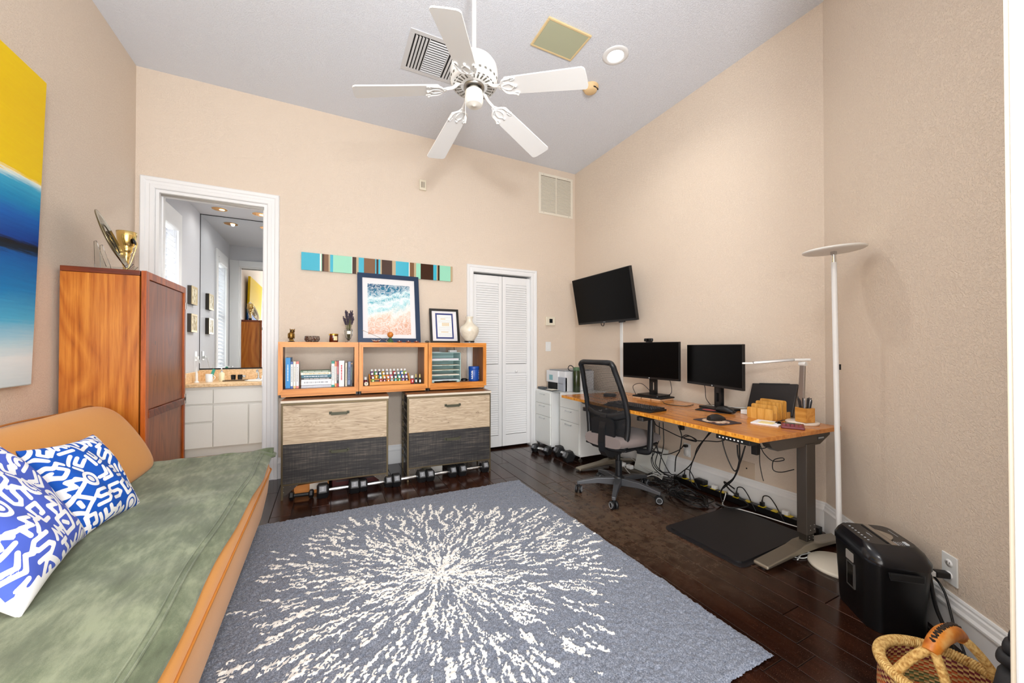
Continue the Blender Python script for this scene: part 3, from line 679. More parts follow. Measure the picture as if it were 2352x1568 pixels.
# trophy plate on its clear stand, trophy cup
t = thing('commemorative_plate', 'round engraved silver plate tilted on a clear stand on the armoire', 'plate', (-1.18, 3.12, az), 0)
P = Mat('engraved_pewter', '#8d8468', .22, 1)
Mpl = Matrix.Translation((0, 0, .190)) @ Matrix.Rotation(math.radians(10), 4, 'Z') @ Matrix.Rotation(math.radians(69), 4, 'Y') @ Matrix.Scale(1.12, 4)
MB().lathe([(0, .010), (.060, .009), (.082, .008), (.086, .012), (.090, .006), (.150, .014), (.156, .015), (.156, .010), (.09, -.002), (0, .002)], 64, M=Mpl).build('dish', P.m, t)
eng = MB().box((-.03, -.05, .0105), (-.02, .05, .0115), M=Mpl).torus((0, 0, .0105), .045, .0015, 32, 6, M=Mpl).torus((0, 0, .0105), .078, .0014, 40, 6, M=Mpl)
for k in range(5): eng.box((.01+k*.009, -.04+.004*k, .0105), (.013+k*.009, .04-.004*k, .0112), M=Mpl)
stuff(eng.build('engraving', M_('engraved_dark', '#3f3a2c', .35, .9), t))
MB().prism([(-.09, 0), (.05, 0), (.085, .045), (.07, .05), (.035, .02), (-.04, .02), (-.085, .17), (-.095, .165)], -.004, .004, M=Matrix.Translation((.045, -.045, .001)) @ Matrix.Rotation(math.radians(-5), 4, 'Z') @ Matrix.Rotation(PI/2, 4, 'X')).prism([(-.09, 0), (.05, 0), (.085, .045), (.07, .05), (.035, .02), (-.04, .02), (-.085, .17), (-.095, .165)], -.004, .004, M=Matrix.Translation((.03, .06, .001)) @ Matrix.Rotation(math.radians(-5), 4, 'Z') @ Matrix.Rotation(PI/2, 4, 'X')).build('easel', CLR, t)
t = thing('trophy_cup', 'gold trophy cup standing behind the plate on the armoire', 'trophy', (-1.185, 3.36, az), 0); t.scale = (.78, .78, .905)
GO = Mat('trophy_gold', '#f0d288', .2, 1).m
MB().lathe([(.022, .06), (.018, .075), (.010, .085), (.014, .10), (.016, .12), (.022, .145), (.028, .165), (.024, .175), (.036, .19), (.042, .215), (.038, .222), (.052, .235), (.060, .285), (.062, .30), (.066, .335), (.063, .335), (.055, .28), (0, .25)], 24).build('cup', GO, t)
MB().box((-.032, -.032, .0), (.032, .032, .055)).build('base', BLACK, t, bev=.003)
for s in (-1, 1): MB().tube(bez([(s*.056, 0, .27), (s*.066, 0, .25), (s*.045, 0, .17), (s*.024, 0, .10), (s*.016, 0, .075)], 6), .004, 8).build('handle', GO, t)
MB().lathe([(.024, 0), (.024, .006), (0, .007)], 20, M=Matrix.Translation((.058, -.03, .262)) @ Matrix.Rotation(math.radians(70), 4, 'Y')).build('emblem', BLACK, t)

# ---------------------------------------------------------------- sofa bed
so = thing('sofa', 'ochre cotton sofa with loose back bolster along the left wall', 'sofa')
def loft(secs, closed_prof=True):
    """list of equal length point rings -> smooth surface with end caps"""
    n = len(secs[0]); vs = [p for s in secs for p in s]; fs = []
    for i in range(len(secs)-1):
        for k in range(n): fs.append((i*n+k, i*n+(k+1) % n, (i+1)*n+(k+1) % n, (i+1)*n+k))
    m = MB().add(vs, fs, 0, True); m.add(secs[0], [tuple(range(n))], 0, True); m.add(secs[-1], [tuple(range(n))[::-1]], 0, True); return m
rs = random.Random(3)
base = []
for y, k in ((.45, 0), (.47, .02), (1.0, .02), (1.5, .02), (2.0, .02), (2.5, .02), (2.86, .02), (2.925, .012), (2.945, -.01)):
    e = k
    base.append([(-1.335, y, .03), (-.395+e*.3, y, .03), (-.375+e*.6, y, .10), (-.352+e, y, .25), (-.338+e, y, .385), (-.345+e, y, .43), (-.385+e, y, .462), (-.45+e, y, .468), (-.9, y, .468), (-1.335, y, .468)])
loft(base).build('seat_mattress', SOFAF, so)
MB().tube([(-.316, y, .388) for y in np.linspace(.5, 2.9, 20)]+[(-.33, 2.94, .388), (-.40, 2.955, .388), (-1.0, 2.955, .388)], .0045, 6).build('piping', M_('ochre_piping', '#c07a2c', .8), so)
# back bolster: leaning block of foam
prof = [(-1.325, .472), (-1.1, .472), (-.90, .474), (-.872, .50), (-.885, .56), (-.93, .66), (-1.0, .775), (-1.05, .835), (-1.105, .868), (-1.17, .862), (-1.26, .80), (-1.335, .70)]
secs = []
for y, s in ((1.20, .9), (1.215, .97), (1.26, 1.0), (1.7, 1.015), (2.1, 1.0), (2.5, 1.01), (2.80, 1.0), (2.86, .975), (2.895, .93), (2.91, .86)):
    cx, cz = -1.14, .64; secs.append([(max(cx+(x-cx)*s, -1.336), y, cz+(z-cz)*s if s < 1 or z > .5 else z) for x, z in prof])
bo = loft(secs).build('back_bolster', SOFAF, so); bo.modifiers.new('sub', 'SUBSURF').render_levels = 2; bo.modifiers['sub'].levels = 1
MB().tube(bez([(-1.135, y, .868+.006*math.sin(y*9)) for y in np.linspace(1.25, 2.80, 9)]+[(-1.13, 2.87, .845), (-1.12, 2.90, .80)], 4), .004, 6).build('bolster_piping', M_('ochre_piping_dark', '#a9692a', .8), so)

# ---------------------------------------------------------------- green velvet throw
nx, ny = 90, 260; rng = np.random.RandomState(5)
def smooth_noise(shape, k, seed):
    r = np.random.RandomState(seed); g = r.rand(max(2, int(shape[0]/k[0])+3), max(2, int(shape[1]/k[1])+3))
    yi = np.linspace(0, g.shape[0]-2.001, shape[0]); xi = np.linspace(0, g.shape[1]-2.001, shape[1])
    y0 = yi.astype(int); x0 = xi.astype(int); fy = (yi-y0)[:, None]; fx = (xi-x0)[None, :]
    fy = fy*fy*(3-2*fy); fx = fx*fx*(3-2*fx)
    return g[y0][:, x0]*(1-fy)*(1-fx)+g[y0+1][:, x0]*fy*(1-fx)+g[y0][:, x0+1]*(1-fy)*fx+g[y0+1][:, x0+1]*fy*fx
U = np.linspace(0, 1, nx); V = np.linspace(0, 1, ny)
wob = smooth_noise((ny, nx), (26, 40), 1)*.5+smooth_noise((ny, nx), (9, 22), 2)*.25+smooth_noise((ny, nx), (50, 6), 8)*.25
tv = MB(); vs = []
for j, v in enumerate(V):
    y = .50+2.475*v
    edge = -.322+.010*math.sin(y*3.1)+.004*math.sin(y*11)+(.02 if v > .97 else 0)
    for i, u in enumerate(U):
        x = -1.10+(edge+1.10)*u
        z = .474+.017*wob[j, i]+(.022*max(0, (v-.86)/.14)**1.5*(1-.4*u))
        if u > .9: z -= .030*((u-.9)/.1)**2
        if v > .985: z -= .03*((v-.985)/.015)**2*(1-u)
        vs.append((x, y, z))
tv.add(vs, [(j*nx+i, j*nx+i+1, (j+1)*nx+i+1, (j+1)*nx+i) for j in range(ny-1) for i in range(nx-1)], 0, True)
VEL = Mat('olive_velvet', '#77835f', .85, sheen=.25, spec=.15); v_ = VEL.co('World')
n1 = VEL.noise(VEL.co('World', (1, .55, 1), rot=(0, 0, .5)), 7, 4, .62, .5); n2 = VEL.noise(VEL.co('World', (3.5, 1, 1), rot=(0, 0, .9)), 14, 4, .65); n3 = VEL.noise(v_, 500, 2)
f_ = VEL.math('ADD', VEL.math('MULTIPLY_ADD', n1, .62, VEL.math('MULTIPLY', n2, .3)), VEL.math('MULTIPLY', n3, .12))
VEL.col(VEL.ramp(f_, [(.36, '#49533b'), (.50, '#616c52'), (.64, '#868f73')])); VEL.bump(n3, .0008, .4)
tw = tv.build('throw_blanket', VEL.m); sm = tw.modifiers.new('thick', 'SOLIDIFY'); sm.thickness = .006; sm.offset = 1
tag(tw, 'olive green velvet throw spread over the sofa seat', 'blanket')
hem = MB()
for off, r in ((.045, .0028), (.062, .0022)):
    pts = []
    for y in np.linspace(.52, 2.93, 60):
        e = -.322+.010*math.sin(y*3.1)+.004*math.sin(y*11); vv = (y-.50)/2.475
        j = min(int(vv*(ny-1)), ny-1); u = (e-off+1.10)/(e+1.10); i = int(u*(nx-1)); q = vs[j*nx+i]; pts.append((e-off, y, q[2]+.0065))
    hem.tube(pts, r, 5, 0, None, False)
hem.build('hem_seam', VEL.m, tw)
# folded back corner of the throw
fc = MB(); fvs = []
for j in range(9):
    for i in range(17):
        u = i/16; v = j/8; fvs.append((-.62+.31*u, 2.93+.055*math.sin(v*PI*.9)*(.6+.4*u), .495-.012*u+.030*math.sin(v*PI)*(.35+.65*u)+.006*math.sin(u*9)-.012*v))
fc.add(fvs, [(j*17+i, j*17+i+1, (j+1)*17+i+1, (j+1)*17+i) for j in range(8) for i in range(16)], 0, True)
o = fc.build('folded_corner', VEL.m, tw); o.modifiers.new('thick', 'SOLIDIFY').thickness = .007

# ---------------------------------------------------------------- two patterned pillows
def strokes(w_, h_, seed):
    """random rounded bars, zigzags, rings and stepped lines -> list of (ax, ay, bx, by) and rings (cx, cy, r)"""
    r = random.Random(seed); S = []; R = []; c = .078; nx_, ny_ = max(4, round(w_/c)), max(4, round(h_/c)); cx, cy = w_/nx_, h_/ny_
    def poly(P): S.extend([(*p, *q) for p, q in zip(P, P[1:])])
    for i in range(nx_):
        for j in range(ny_):
            ox, oy = (i+.5)*cx, (j+.5)*cy; k = r.randrange(8); g = .40*cx; th = r.choice((0, PI/4, PI/2, -PI/4, .3)); ca, sa = math.cos(th), math.sin(th)
            T = lambda u, v: (ox+g*(u*ca-v*sa), oy+g*(u*sa+v*ca))
            if k == 0: R.append((ox, oy, g*.92)); R.append((ox, oy, g*.26))
            elif k == 1: poly([T(-1, -.4), T(-.5, .5), T(0, -.5), T(.5, .5), T(1, -.5)]); poly([T(-.6, -1), T(.7, -1)])
            elif k == 2: poly([T(-.9, .9), T(.9, .9), T(.9, -.9), T(-.9, -.9), T(-.9, .9)]); poly([T(-.2, -.25), T(.25, .3)])
            elif k == 3: poly([T(-.9, -.9), T(-.9, .1), T(-.3, .1), T(-.3, .9), T(.4, .9)]); poly([T(.1, .2), T(.9, .2), T(.9, -.9), T(-.2, -.9), T(-.2, -.5)])
            elif k == 4: poly([T(math.cos(a), math.sin(a)) for a in [PI*q/8 for q in range(9)]]); poly([T(.45*math.cos(a), .45*math.sin(a)-.1) for a in [PI*q/6 for q in range(7)]]); poly([T(-.8, -.75), T(.8, -.75)])
            elif k == 5: poly([T(-.9, .6), T(0, -.1), T(.9, .6)]); poly([T(-.9, -.1), T(0, -.85), T(.9, -.1)])
            elif k == 6: poly([T(.9, .8), T(-.5, .8), T(-.9, .3), T(-.5, -.1), T(.5, -.1), T(.9, -.5), T(.4, -.95), T(-.9, -.95)]) 
            else: poly([T(-.8, .8), T(-.8, -.8)]); poly([T(-.1, .8), T(-.1, -.2), T(.7, -.2), T(.7, .8)]); poly([T(-.2, -.85), T(.8, -.85)])
            if r.random() < .5: poly([T(1, 0), (ox+cx*.62, oy)])
    return S, R
def ink_sdf(X_, Y_, S, R, wd_=.0068):
    d = np.full(X_.shape, 9.)
    for ax_, ay_, bx_, by_ in S:
        vx, vy = bx_-ax_, by_-ay_; t_ = np.clip(((X_-ax_)*vx+(Y_-ay_)*vy)/(vx*vx+vy*vy+1e-9), 0, 1); d = np.minimum(d, np.hypot(X_-ax_-t_*vx, Y_-ay_-t_*vy))
    for cx_, cy_, rr_ in R: d = np.minimum(d, np.abs(np.hypot(X_-cx_, Y_-cy_)-rr_))
    return wd_-d
def pillow_mat(name, blue):
    m = Mat(name, '#ffffff', .8, spec=.2); v = m.co('Object')
    a = m.n('ShaderNodeAttribute', attribute_name='ink'); k = m.math('GREATER_THAN', a.outputs['Fac'], 0.)
    m.col(m.mix(k, blue, '#f3f4f6')); m.bump(m.noise(v, 600, 1), .0006, .4); return m.m
def pillow(name, label, BL, BR, TL, m, th, seed, plain):
    n = 110; mb = MB(); vs = []
    BL, BR, TL = Vector(BL), Vector(BR), Vector(TL); X_ = BR-BL; Y_ = TL-BL; Zn = X_.cross(Y_).normalized(); w_, h_ = X_.length, Y_.length
    for s in (1, -1):
        for j in range(n+1):
            for i in range(n+1):
                u, v = i/n, j/n; a, b = 2*u-1, 2*v-1
                uu = .5+(u-.5)*(1-.10*(1-b*b)*abs(a)**3); vv = .5+(v-.5)*(1-.10*(1-a*a)*abs(b)**3)
                h = th*((1-a*a)*(1-b*b))**.42*(1+.10*math.sin(3*u+5*v)) + .006*math.sin(17*u+9*v)*(1-a**4)*(1-b**4)
                vs.append((uu*w_, vv*h_, s*h))
    N = (n+1)**2
    f = [(j*(n+1)+i, j*(n+1)+i+1, (j+1)*(n+1)+i+1, (j+1)*(n+1)+i) for j in range(n) for i in range(n)]
    f += [tuple(N+q for q in p[::-1]) for p in f]
    mb.add(vs, f, 0, True)
    o = mb.build(name, m); o.matrix_world = frame4(BL, X_/w_, Y_/h_, Zn)
    S, R = strokes(w_, h_, seed); A = np.array(vs); ink = ink_sdf(A[:, 0], A[:, 1], S, R)
    ink = np.maximum(ink, (plain-A[:, 1]-.12*A[:, 0])*.5); ink[N:] = .01 if plain > .02 else ink[N:]
    at_ = o.data.attributes.new('ink', 'FLOAT', 'POINT'); at_.data.foreach_set('value', ink.astype(np.float32))
    tag(o, label, 'pillow', 'patterned throw pillows'); return o
# nearer pillow seen from +x: left in view = smaller y
pillow('throw_pillow', 'nearer violet blue throw pillow with white line pattern and white lower edge', (-.70, 1.43, .485), (-.745, 1.90, .485), (-.91, 1.36, .875), pillow_mat('violet_blue_line_print', '#4d63c4'), .085, 3, .055)
pillow('throw_pillow', 'farther bright blue throw pillow with white line pattern leaning on the bolster', (-.79, 1.90, .485), (-.775, 2.27, .485), (-.945, 1.975, .825), pillow_mat('bright_blue_line_print', '#1a56b8'), .07, 8, -.05)

# ---------------------------------------------------------------- rug
RX0, RX1, RY0, RY1 = -.47, 1.53, .85, 2.965; H = .0062
rnx, rny = int((RX1-RX0)/H), int((RY1-RY0)/H); xs = np.linspace(RX0, RX1, rnx); ys = np.linspace(RY0, RY1, rny)
mask = np.zeros((rny, rnx), bool); rr = random.Random(21); rcx, rcy = .53, 1.90
def dab(x, y, r):
    i0, i1 = int((x-r-RX0)/H), int((x+r-RX0)/H)+1; j0, j1 = int((y-r-RY0)/H), int((y+r-RY0)/H)+1
    for j in range(max(j0, 1), min(j1, rny-2)):
        for i in range(max(i0, 1), min(i1, rnx-2)):
            if (xs[i]-x)**2+(ys[j]-y)**2 < r*r: mask[j, i] = True
for k in range(1500):
    a = rr.random()*2*PI; lim = .80+.06*math.sin(a*3+1)+.16*rr.random()**1.6
    r0 = lim*rr.random()**.92; ln = .022+.075*rr.random()**1.4+.05*r0*rr.random(); r = r0; ang = a; bend = rr.uniform(-.14, .14)
    wid = .0030+.0020*rr.random()+.0036*r0*rr.random()
    while r < min(r0+ln, lim+.03):
        ang += rr.uniform(-.007, .007)/(r+.1)+bend*H*.6
        dab(rcx+r*math.cos(ang), rcy+r*math.sin(ang), wid*rr.uniform(.55, 1.35)); r += H
mask &= np.random.RandomState(14).rand(rny, rnx) > .06
tuft = np.random.RandomState(2).rand(rny, rnx); tuft = (tuft+np.roll(tuft, 1, 0)+np.roll(tuft, 1, 1)+np.roll(tuft, 1, (0, 1)))/4
zz = .018+.012*(tuft-.5)*1.1+mask*.003+smooth_noise((rny, rnx), (40, 40), 4)*.002
ed = np.minimum(np.minimum(np.arange(rny)[:, None], rny-1-np.arange(rny)[:, None]), np.minimum(np.arange(rnx)[None, :], rnx-1-np.arange(rnx)[None, :]))
zz = zz*np.clip((ed+.6)/3.5, 0.05, 1)**.5
jx = (np.random.RandomState(9).rand(rny, rnx)-.5)*H*.9; jy = (np.random.RandomState(10).rand(rny, rnx)-.5)*H*.9
XX, YY = np.meshgrid(xs, ys); wv = smooth_noise((rny, rnx), (14, 14), 6)-.5
ebx = np.where(ed < 2, wv*.016, 0)
co = np.stack([XX+jx+ebx, YY+jy+ebx, np.maximum(zz, .001)], -1).reshape(-1, 3).astype(np.float32)
idx = np.arange(rnx*rny).reshape(rny, rnx); q = np.stack([idx[:-1, :-1], idx[:-1, 1:], idx[1:, 1:], idx[1:, :-1]], -1).reshape(-1, 4)
me = bpy.data.meshes.new('area_rug'); me.vertices.add(len(co)); me.vertices.foreach_set('co', co.ravel())
me.loops.add(q.size); me.loops.foreach_set('vertex_index', q.ravel().astype(np.int32)); me.polygons.add(len(q))
me.polygons.foreach_set('loop_start', np.arange(0, q.size, 4, dtype=np.int32)); me.polygons.foreach_set('loop_total', np.full(len(q), 4, np.int32))
me.update(calc_edges=True)
at = me.attributes.new('pile_white', 'FLOAT', 'POINT'); at.data.foreach_set('value', mask.astype(np.float32).ravel())
RG = Mat('grey_blue_shag', '#6f7887', .95, spec=.15, sheen=.2); an = RG.n('ShaderNodeAttribute', attribute_name='pile_white')
g1 = RG.noise(RG.co('World'), 190, 2, .7); g2 = RG.noise(RG.co('World'), 1.6, 3)
gc = RG.mix(RG.math('MULTIPLY', g2, .35), RG.ramp(g1, [(.30, '#424957'), (.5, '#737a88'), (.68, '#a0a6b2')]), '#737b8b')
wc = RG.ramp(g1, [(.25, '#d8d5ce'), (.6, '#f7f5f0')])
sel = RG.math('GREATER_THAN', RG.math('ADD', an.outputs['Fac'], RG.math('MULTIPLY_ADD', g1, .5, -.25)), .5)
RG.col(RG.mix(sel, gc, wc)); RG.bump(g1, .004, .6); me.materials.append(RG.m)
ro = bpy.data.objects.new('area_rug', me); C.objects.link(ro); tag(ro, 'grey blue shag rug with a white starburst pattern', 'rug')
# ---------------------------------------------------------------- two lateral filing cabinets
BRZ = M_('aged_bronze_metal', '#6b5f48', .45, .7); HND = M_('dark_olive_handle', '#4b4b3c', .45, .5)
def filing(label, loc, rz, W, side_left=True):
    t = thing('filing_cabinet', label, 'cabinet', loc, rz, 'filing cabinets with two wood drawers'); D = .42; Hh = .768
    post = []
    for x in (0, W-.016):
        for y in (0, D-.016):
            MB().box((x, y, .0), (x+.016, y+.004, Hh-.022)).box((x if x == 0 else x+.012, y, .0), (x+.004 if x == 0 else x+.016, y+.016, Hh-.022)).build('corner_post', BRZ, t, bev=.0008)
            B((x+.001, y+.001, 0), (x+.014, y+.014, .02), 'foot', M_('copper_foot', '#7d4a34', .5, .6) if not post else post[0], t); post or post.append(bpy.data.materials['copper_foot'])
    B((-.004, -.006, Hh-.020), (W+.004, D+.01, Hh), 'top_board', BROWNTOP, t, bev=.001)
    B((-.003, -.009, Hh-.019), (W+.003, -.005, Hh-.001), 'top_edge_band', M_('pale_edge', '#d9cdbb', .5), t)
    B((.016, -.003, Hh-.036), (W-.016, .010, Hh-.022), 'top_rail', BRZ, t)
    B((.016, -.003, .112), (W-.016, .010, .122), 'bottom_rail', BRZ, t)
    dk = MB().box((.02, .02, .12), (W-.02, D-.02, Hh-.05)); dk.build('drawer_boxes', M_('black_steel_drawer', '#17181a', .5, .4), t)
    for nm, z0, z1, m in (('upper_drawer', .430, Hh-.038, PALEW), ('lower_drawer', .125, .427, DARKW)):
        d = B((.015, -.014, z0), (W-.015, .004, z1), nm, m, t, bev=.001)
        cx, cz = W*.52, z1-.075
        h = MB().box((cx-.075, -.019, cz-.010), (cx-.055, -.014, cz+.012)).box((cx+.055, -.019, cz-.010), (cx+.075, -.014, cz+.012))
        h.box((cx-.058, -.036, cz-.014), (cx+.058, -.031, cz+.008)).box((cx-.060, -.036, cz-.012), (cx-.055, -.014, cz+.008)).box((cx+.055, -.036, cz-.012), (cx+.060, -.014, cz+.008))
        h.build('handle', HND, d, bev=.0008)
        MB().sphere((cx-.065, -.0195, cz), .003, 8).sphere((cx+.065, -.0195, cz), .003, 8).build('screw', BLACKM, d)
    for s in (0, 1):       # triangular gusset plates under the rails
        x = .004 if s == 0 else W-.004; k = 1 if s == 0 else -1
        MB().prism([(x, .030), (x, .112), (x+k*.12, .112), (x+k*.03, .035)], 0, .003, M=Matrix.Translation((0, .006, 0)) @ Matrix.Rotation(PI/2, 4, 'X')).build('gusset_plate', GUNM, t)
        b = MB()
        for q in ((.015, .10), (.06, .10), (.10, .10), (.015, .06)): b.sphere((x+k*q[0], .002, q[1]), .0035, 8)
        b.build('rivet', STEEL, t)
        xs_ = .002 if s == 0 else W-.006
        for q in range(9): B((xs_, .016, .14+q*.066), (xs_+.004, D-.016, .152+q*.066), 'side_rail', GUNM, t)
        MB().cyl((xs_+.002, .02, .30), (xs_+.002, D-.02, .62), .003, 6).cyl((xs_+.002, D-.02, .30), (xs_+.002, .02, .62), .003, 6).build('cross_brace', GUNM, t)
    return t
filing('left filing cabinet of pale oak over charred dark drawers beside the bathroom door', (-.308, 3.397, 0), math.atan2(-.059, .786), .788)
filing('right filing cabinet of pale oak over charred dark drawers beside the closet', (.641, 3.375, 0), math.atan2(-.054, .773), .775)

# ---------------------------------------------------------------- three open teak boxes
ZB = .800; ZT = 1.226
def cube_box(label, x0, x1):
    t = thing('open_shelf_box', label, 'shelf', ((x0+x1)/2, 3.52, 0), 0, 'open teak boxes on the filing cabinets'); h = (x1-x0)/2-.001; D = .34; a, b = .033, .042
    f = .022
    def face(pts, nm, m): return MB().prism(pts, 0, f, M=Matrix.Translation((0, f, 0)) @ Matrix.Rotation(PI/2, 4, 'X')).build(nm, m, t, bev=.0012)
    face([(-h, ZT), (h, ZT), (h-a, ZT-b), (-h+a, ZT-b)], 'top_edge', OAKX); face([(-h, ZB), (h, ZB), (h-a, ZB+b), (-h+a, ZB+b)], 'bottom_edge', OAKX)
    face([(-h, ZB), (-h, ZT), (-h+a, ZT-b), (-h+a, ZB+b)], 'side_edge', OAKZ); face([(h, ZB), (h, ZT), (h-a, ZT-b), (h-a, ZB+b)], 'side_edge', OAKZ)
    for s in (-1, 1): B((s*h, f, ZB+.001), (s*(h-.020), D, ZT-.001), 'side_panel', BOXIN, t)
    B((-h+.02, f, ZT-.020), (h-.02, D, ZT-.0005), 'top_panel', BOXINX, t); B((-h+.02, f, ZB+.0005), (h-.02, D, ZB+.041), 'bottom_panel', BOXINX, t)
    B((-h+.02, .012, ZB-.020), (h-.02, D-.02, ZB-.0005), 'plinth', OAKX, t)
    for s in (-1, 1): B((s*(h-.002), .05, ZB-.030), (s*(h-.018), .08, ZB-.001), 'foot', BLACK, t)
    return t
cube_box('left open teak box filled with books', -.343, .256); cube_box('middle open teak box holding the small bottles', .258, .860); cube_box('right open teak box holding a paper sorter and blue tin', .864, 1.452)
SZ = ZB+.0415   # inside floor of the boxes

# ---------------------------------------------------------------- books
PAPER = M_('book_pages', '#e9e3d3', .8)
def ptx(px, Y):
    u = (px-1176)/865; a = math.radians(26.3); return Y*(math.sin(a)+u*math.cos(a))/(math.cos(a)-u*math.sin(a))
def book(label, px0, px1, h, cover, bands=(), depth=.16, tilt=0, textc=None):
    x0, x1 = ptx(px0, 3.60), ptx(px1, 3.60); w_ = x1-x0-.001
    t = thing('book', label, 'book', (x0, 3.60, SZ), 0, 'books in the left teak box'); t.rotation_euler = (0, tilt, 0)
    m = M_('book_cover', cover, .45); 
    MB().box((0, 0, 0), (w_, .003, h)).box((0, .003, 0), (.002, depth, h)).box((w_-.002, .003, 0), (w_, depth, h)).build('cover', m, t)
    B((.002, .003, .003), (w_-.002, depth-.003, h-.003), 'pages', PAPER, t)
    for z0, z1, c in bands: B((.0, -.0006, z0*h), (w_, .0002, z1*h), 'spine_band', M_('spine_band', c, .45), t)
    if textc:
        mb = MB(); r = random.Random(len(label)); z = h*.25
        while z < h*.78:
            l = r.uniform(.004, .012); mb.box((w_*.35, -.0009, z), (w_*.62, -.0004, z+l)); z += l+.003
        stuff(mb.build('spine_lettering', M_('spine_ink', textc, .5), t))
book('tall bright blue binder at the left end of the books', 655.9, 667.4, .255, '#1f8fd6', [(.0, .02, '#0d4f8f')], .22, 0, '#cfe6f5')
book('white paperback with blue top band next to the blue binder', 667.9, 673.6, .222, '#f2f2ef', [(.90, 1, '#3f62a8'), (0, .09, '#4a67b0')], .16, 0, '#8b8f98')
book('white paperback with cream and orange bands', 674.2, 680.0, .224, '#f4f1ea', [(.91, 1, '#efe0c8'), (0, .09, '#eec886')], .16, 0, '#9a958c')
book('white paperback with coral pink bands', 680.6, 687.0, .224, '#f5f3f0', [(.90, 1, '#e8857c'), (0, .09, '#eb8f86')], .16, 0, '#a9a5a0')
book('white paperback with teal green bands right of the stack', 761.6, 769.0, .222, '#f1f2ee', [(.90, 1, '#24907c'), (0, .08, '#1f9a86')], .16, 0, '#8d9a96')
book('white paperback with orange bands beside the teal one', 769.4, 773.8, .219, '#f3eee8', [(.80, 1, '#ef8d5f'), (0, .13, '#f1a055')], .16, 0, '#a08d84')
book('thin red and black paperback with white lettering', 774.2, 778.3, .222, '#a8313a', [(.13, .48, '#26232a'), (0, .12, '#b3242d')], .16, 0, '#f0e4e4')
book('thick white hardback with small red lettering', 778.8, 791.2, .225, '#f0eeee', [], .19, 0, '#c9424a')
book('pale slim book standing behind beside the thick white hardback', 793.2, 797.6, .205, '#d9d3bf', [], .14, 0, '#b0a68a')
book('blue grey book with dark lettering near the box side', 798.4, 805.0, .215, '#7787a6', [(0, .06, '#1c222e')], .15, .02, '#1c2f55')
book('dark grey slim book against the box side', 805.4, 809.2, .214, '#3c434d', [(.9, .95, '#b98d5a')], .15, .02, '#8fb7a4')
z = SZ; x0s, x1s = ptx(692.5, 3.60), ptx(761, 3.60)
for lab, hh, c, dx0, dx1, spiral, pat in (('white spiral notebook at the bottom of the lying stack', .026, '#e4e7ee', 0, .0, True, None), ('thick white book lying on the spiral notebook', .046, '#eff0f2', 0, 0, False, '#aeb4bd'), ('thin black and white book in the middle of the lying stack', .013, '#23262a', .0, 0, False, '#f0f0f0'), ('book with a teal and violet picture spine in the lying stack', .024, '#2e6a7d', .0, .003, False, '#cfd9e4'), ('cream book second from the top of the lying stack', .021, '#e8e6da', -.004, -.004, False, '#c0a66a'), ('green book on top of the lying stack', .014, '#5c7a5f', -.006, -.008, False, '#e6ebe1')):
    t = thing('book', lab, 'book', (0, 3.585, z), 0, 'books in the left teak box'); a, b = x0s+dx0, x1s+dx1
    if spiral:
        B((a, .004, 0), (b, .19, hh*.8), 'pages', M_('notebook_pages', c, .6), t)
        mb = MB()
        for k in range(26): mb.torus((0, 0, 0), hh*.45, .0012, 10, 5, M=Matrix.Translation((a+.006+k*(b-a-.012)/25, .006, hh*.42)) @ Matrix.Rotation(PI/2, 4, 'Y'))
        mb.build('spiral_binding', M_('white_wire', '#c4c9d6', .4), t); hh *= .9
    else:
        MB().box((a, 0, 0), (b, .003, hh)).box((a, .003, 0), (b, .15, .002)).box((a, .003, hh-.002), (b, .15, hh)).build('cover', M_('lying_cover', c, .45), t)
        B((a+.002, .003, .002), (b-.002, .147, hh-.002), 'pages', PAPER, t)
        mb = MB(); r = random.Random(len(lab)); x = a+.02
        while x < b-.03:
            l = r.uniform(.004, .03) if hh > .02 else r.uniform(.02, .05); mb.box((x, -.0007, hh*.32), (x+l, .0001, hh*.62)); x += l+.004
        stuff(mb.build('spine_lettering', M_('lying_ink', pat, .5), t))
    z += hh+.0008

# ---------------------------------------------------------------- little bottles on their rack
rk = thing('bottle_rack', 'three step light wooden rack holding the little bottles', 'rack', (0, 3.585, SZ), 0)
rx0, rx1 = ptx(851.5, 3.585), ptx(941, 3.585); RW = wood('orange_pine', '#e8a04a', '#dc9038', '#b87125', 'X', 4, .45)
B((rx0, 0, 0), (rx1, .012, .030), 'front_rail', RW, rk, bev=.001)
for k, (y0, z1) in enumerate(((.012, .018), (.047, .052), (.082, .082))): B((rx0+.003, y0, z1-.008), (rx1-.003, y0+.036, z1), 'shelf', RW, rk)
for x in (rx0-.008, rx1): 
    MB().prism([(0, 0), (.12, 0), (.12, .095), (.085, .095), (.05, .065), (.012, .032), (0, .032)], 0, .008, M=Matrix.Translation((x, 0, 0)) @ Matrix(((0, 0, 1, 0), (1, 0, 0, 0), (0, 1, 0, 0), (0, 0, 0, 1)))).build('side_panel', RW, rk)
CAPW = M_('white_bottle_cap', '#f2f2f0', .4)
COLS = {'green': '#3f9a55', 'teal': '#1f9a8f', 'yellow': '#e8b92a', 'white': '#e6e4dc', 'red': '#c0333a', 'purple': '#6b3f8e', 'blue': '#2f6fb5', 'orange': '#e58234', 'navy': '#2a2f5e', 'pink': '#c95a86', 'grey': '#a2a7aa', 'maroon': '#7d2035', 'lime': '#9ac23c'}
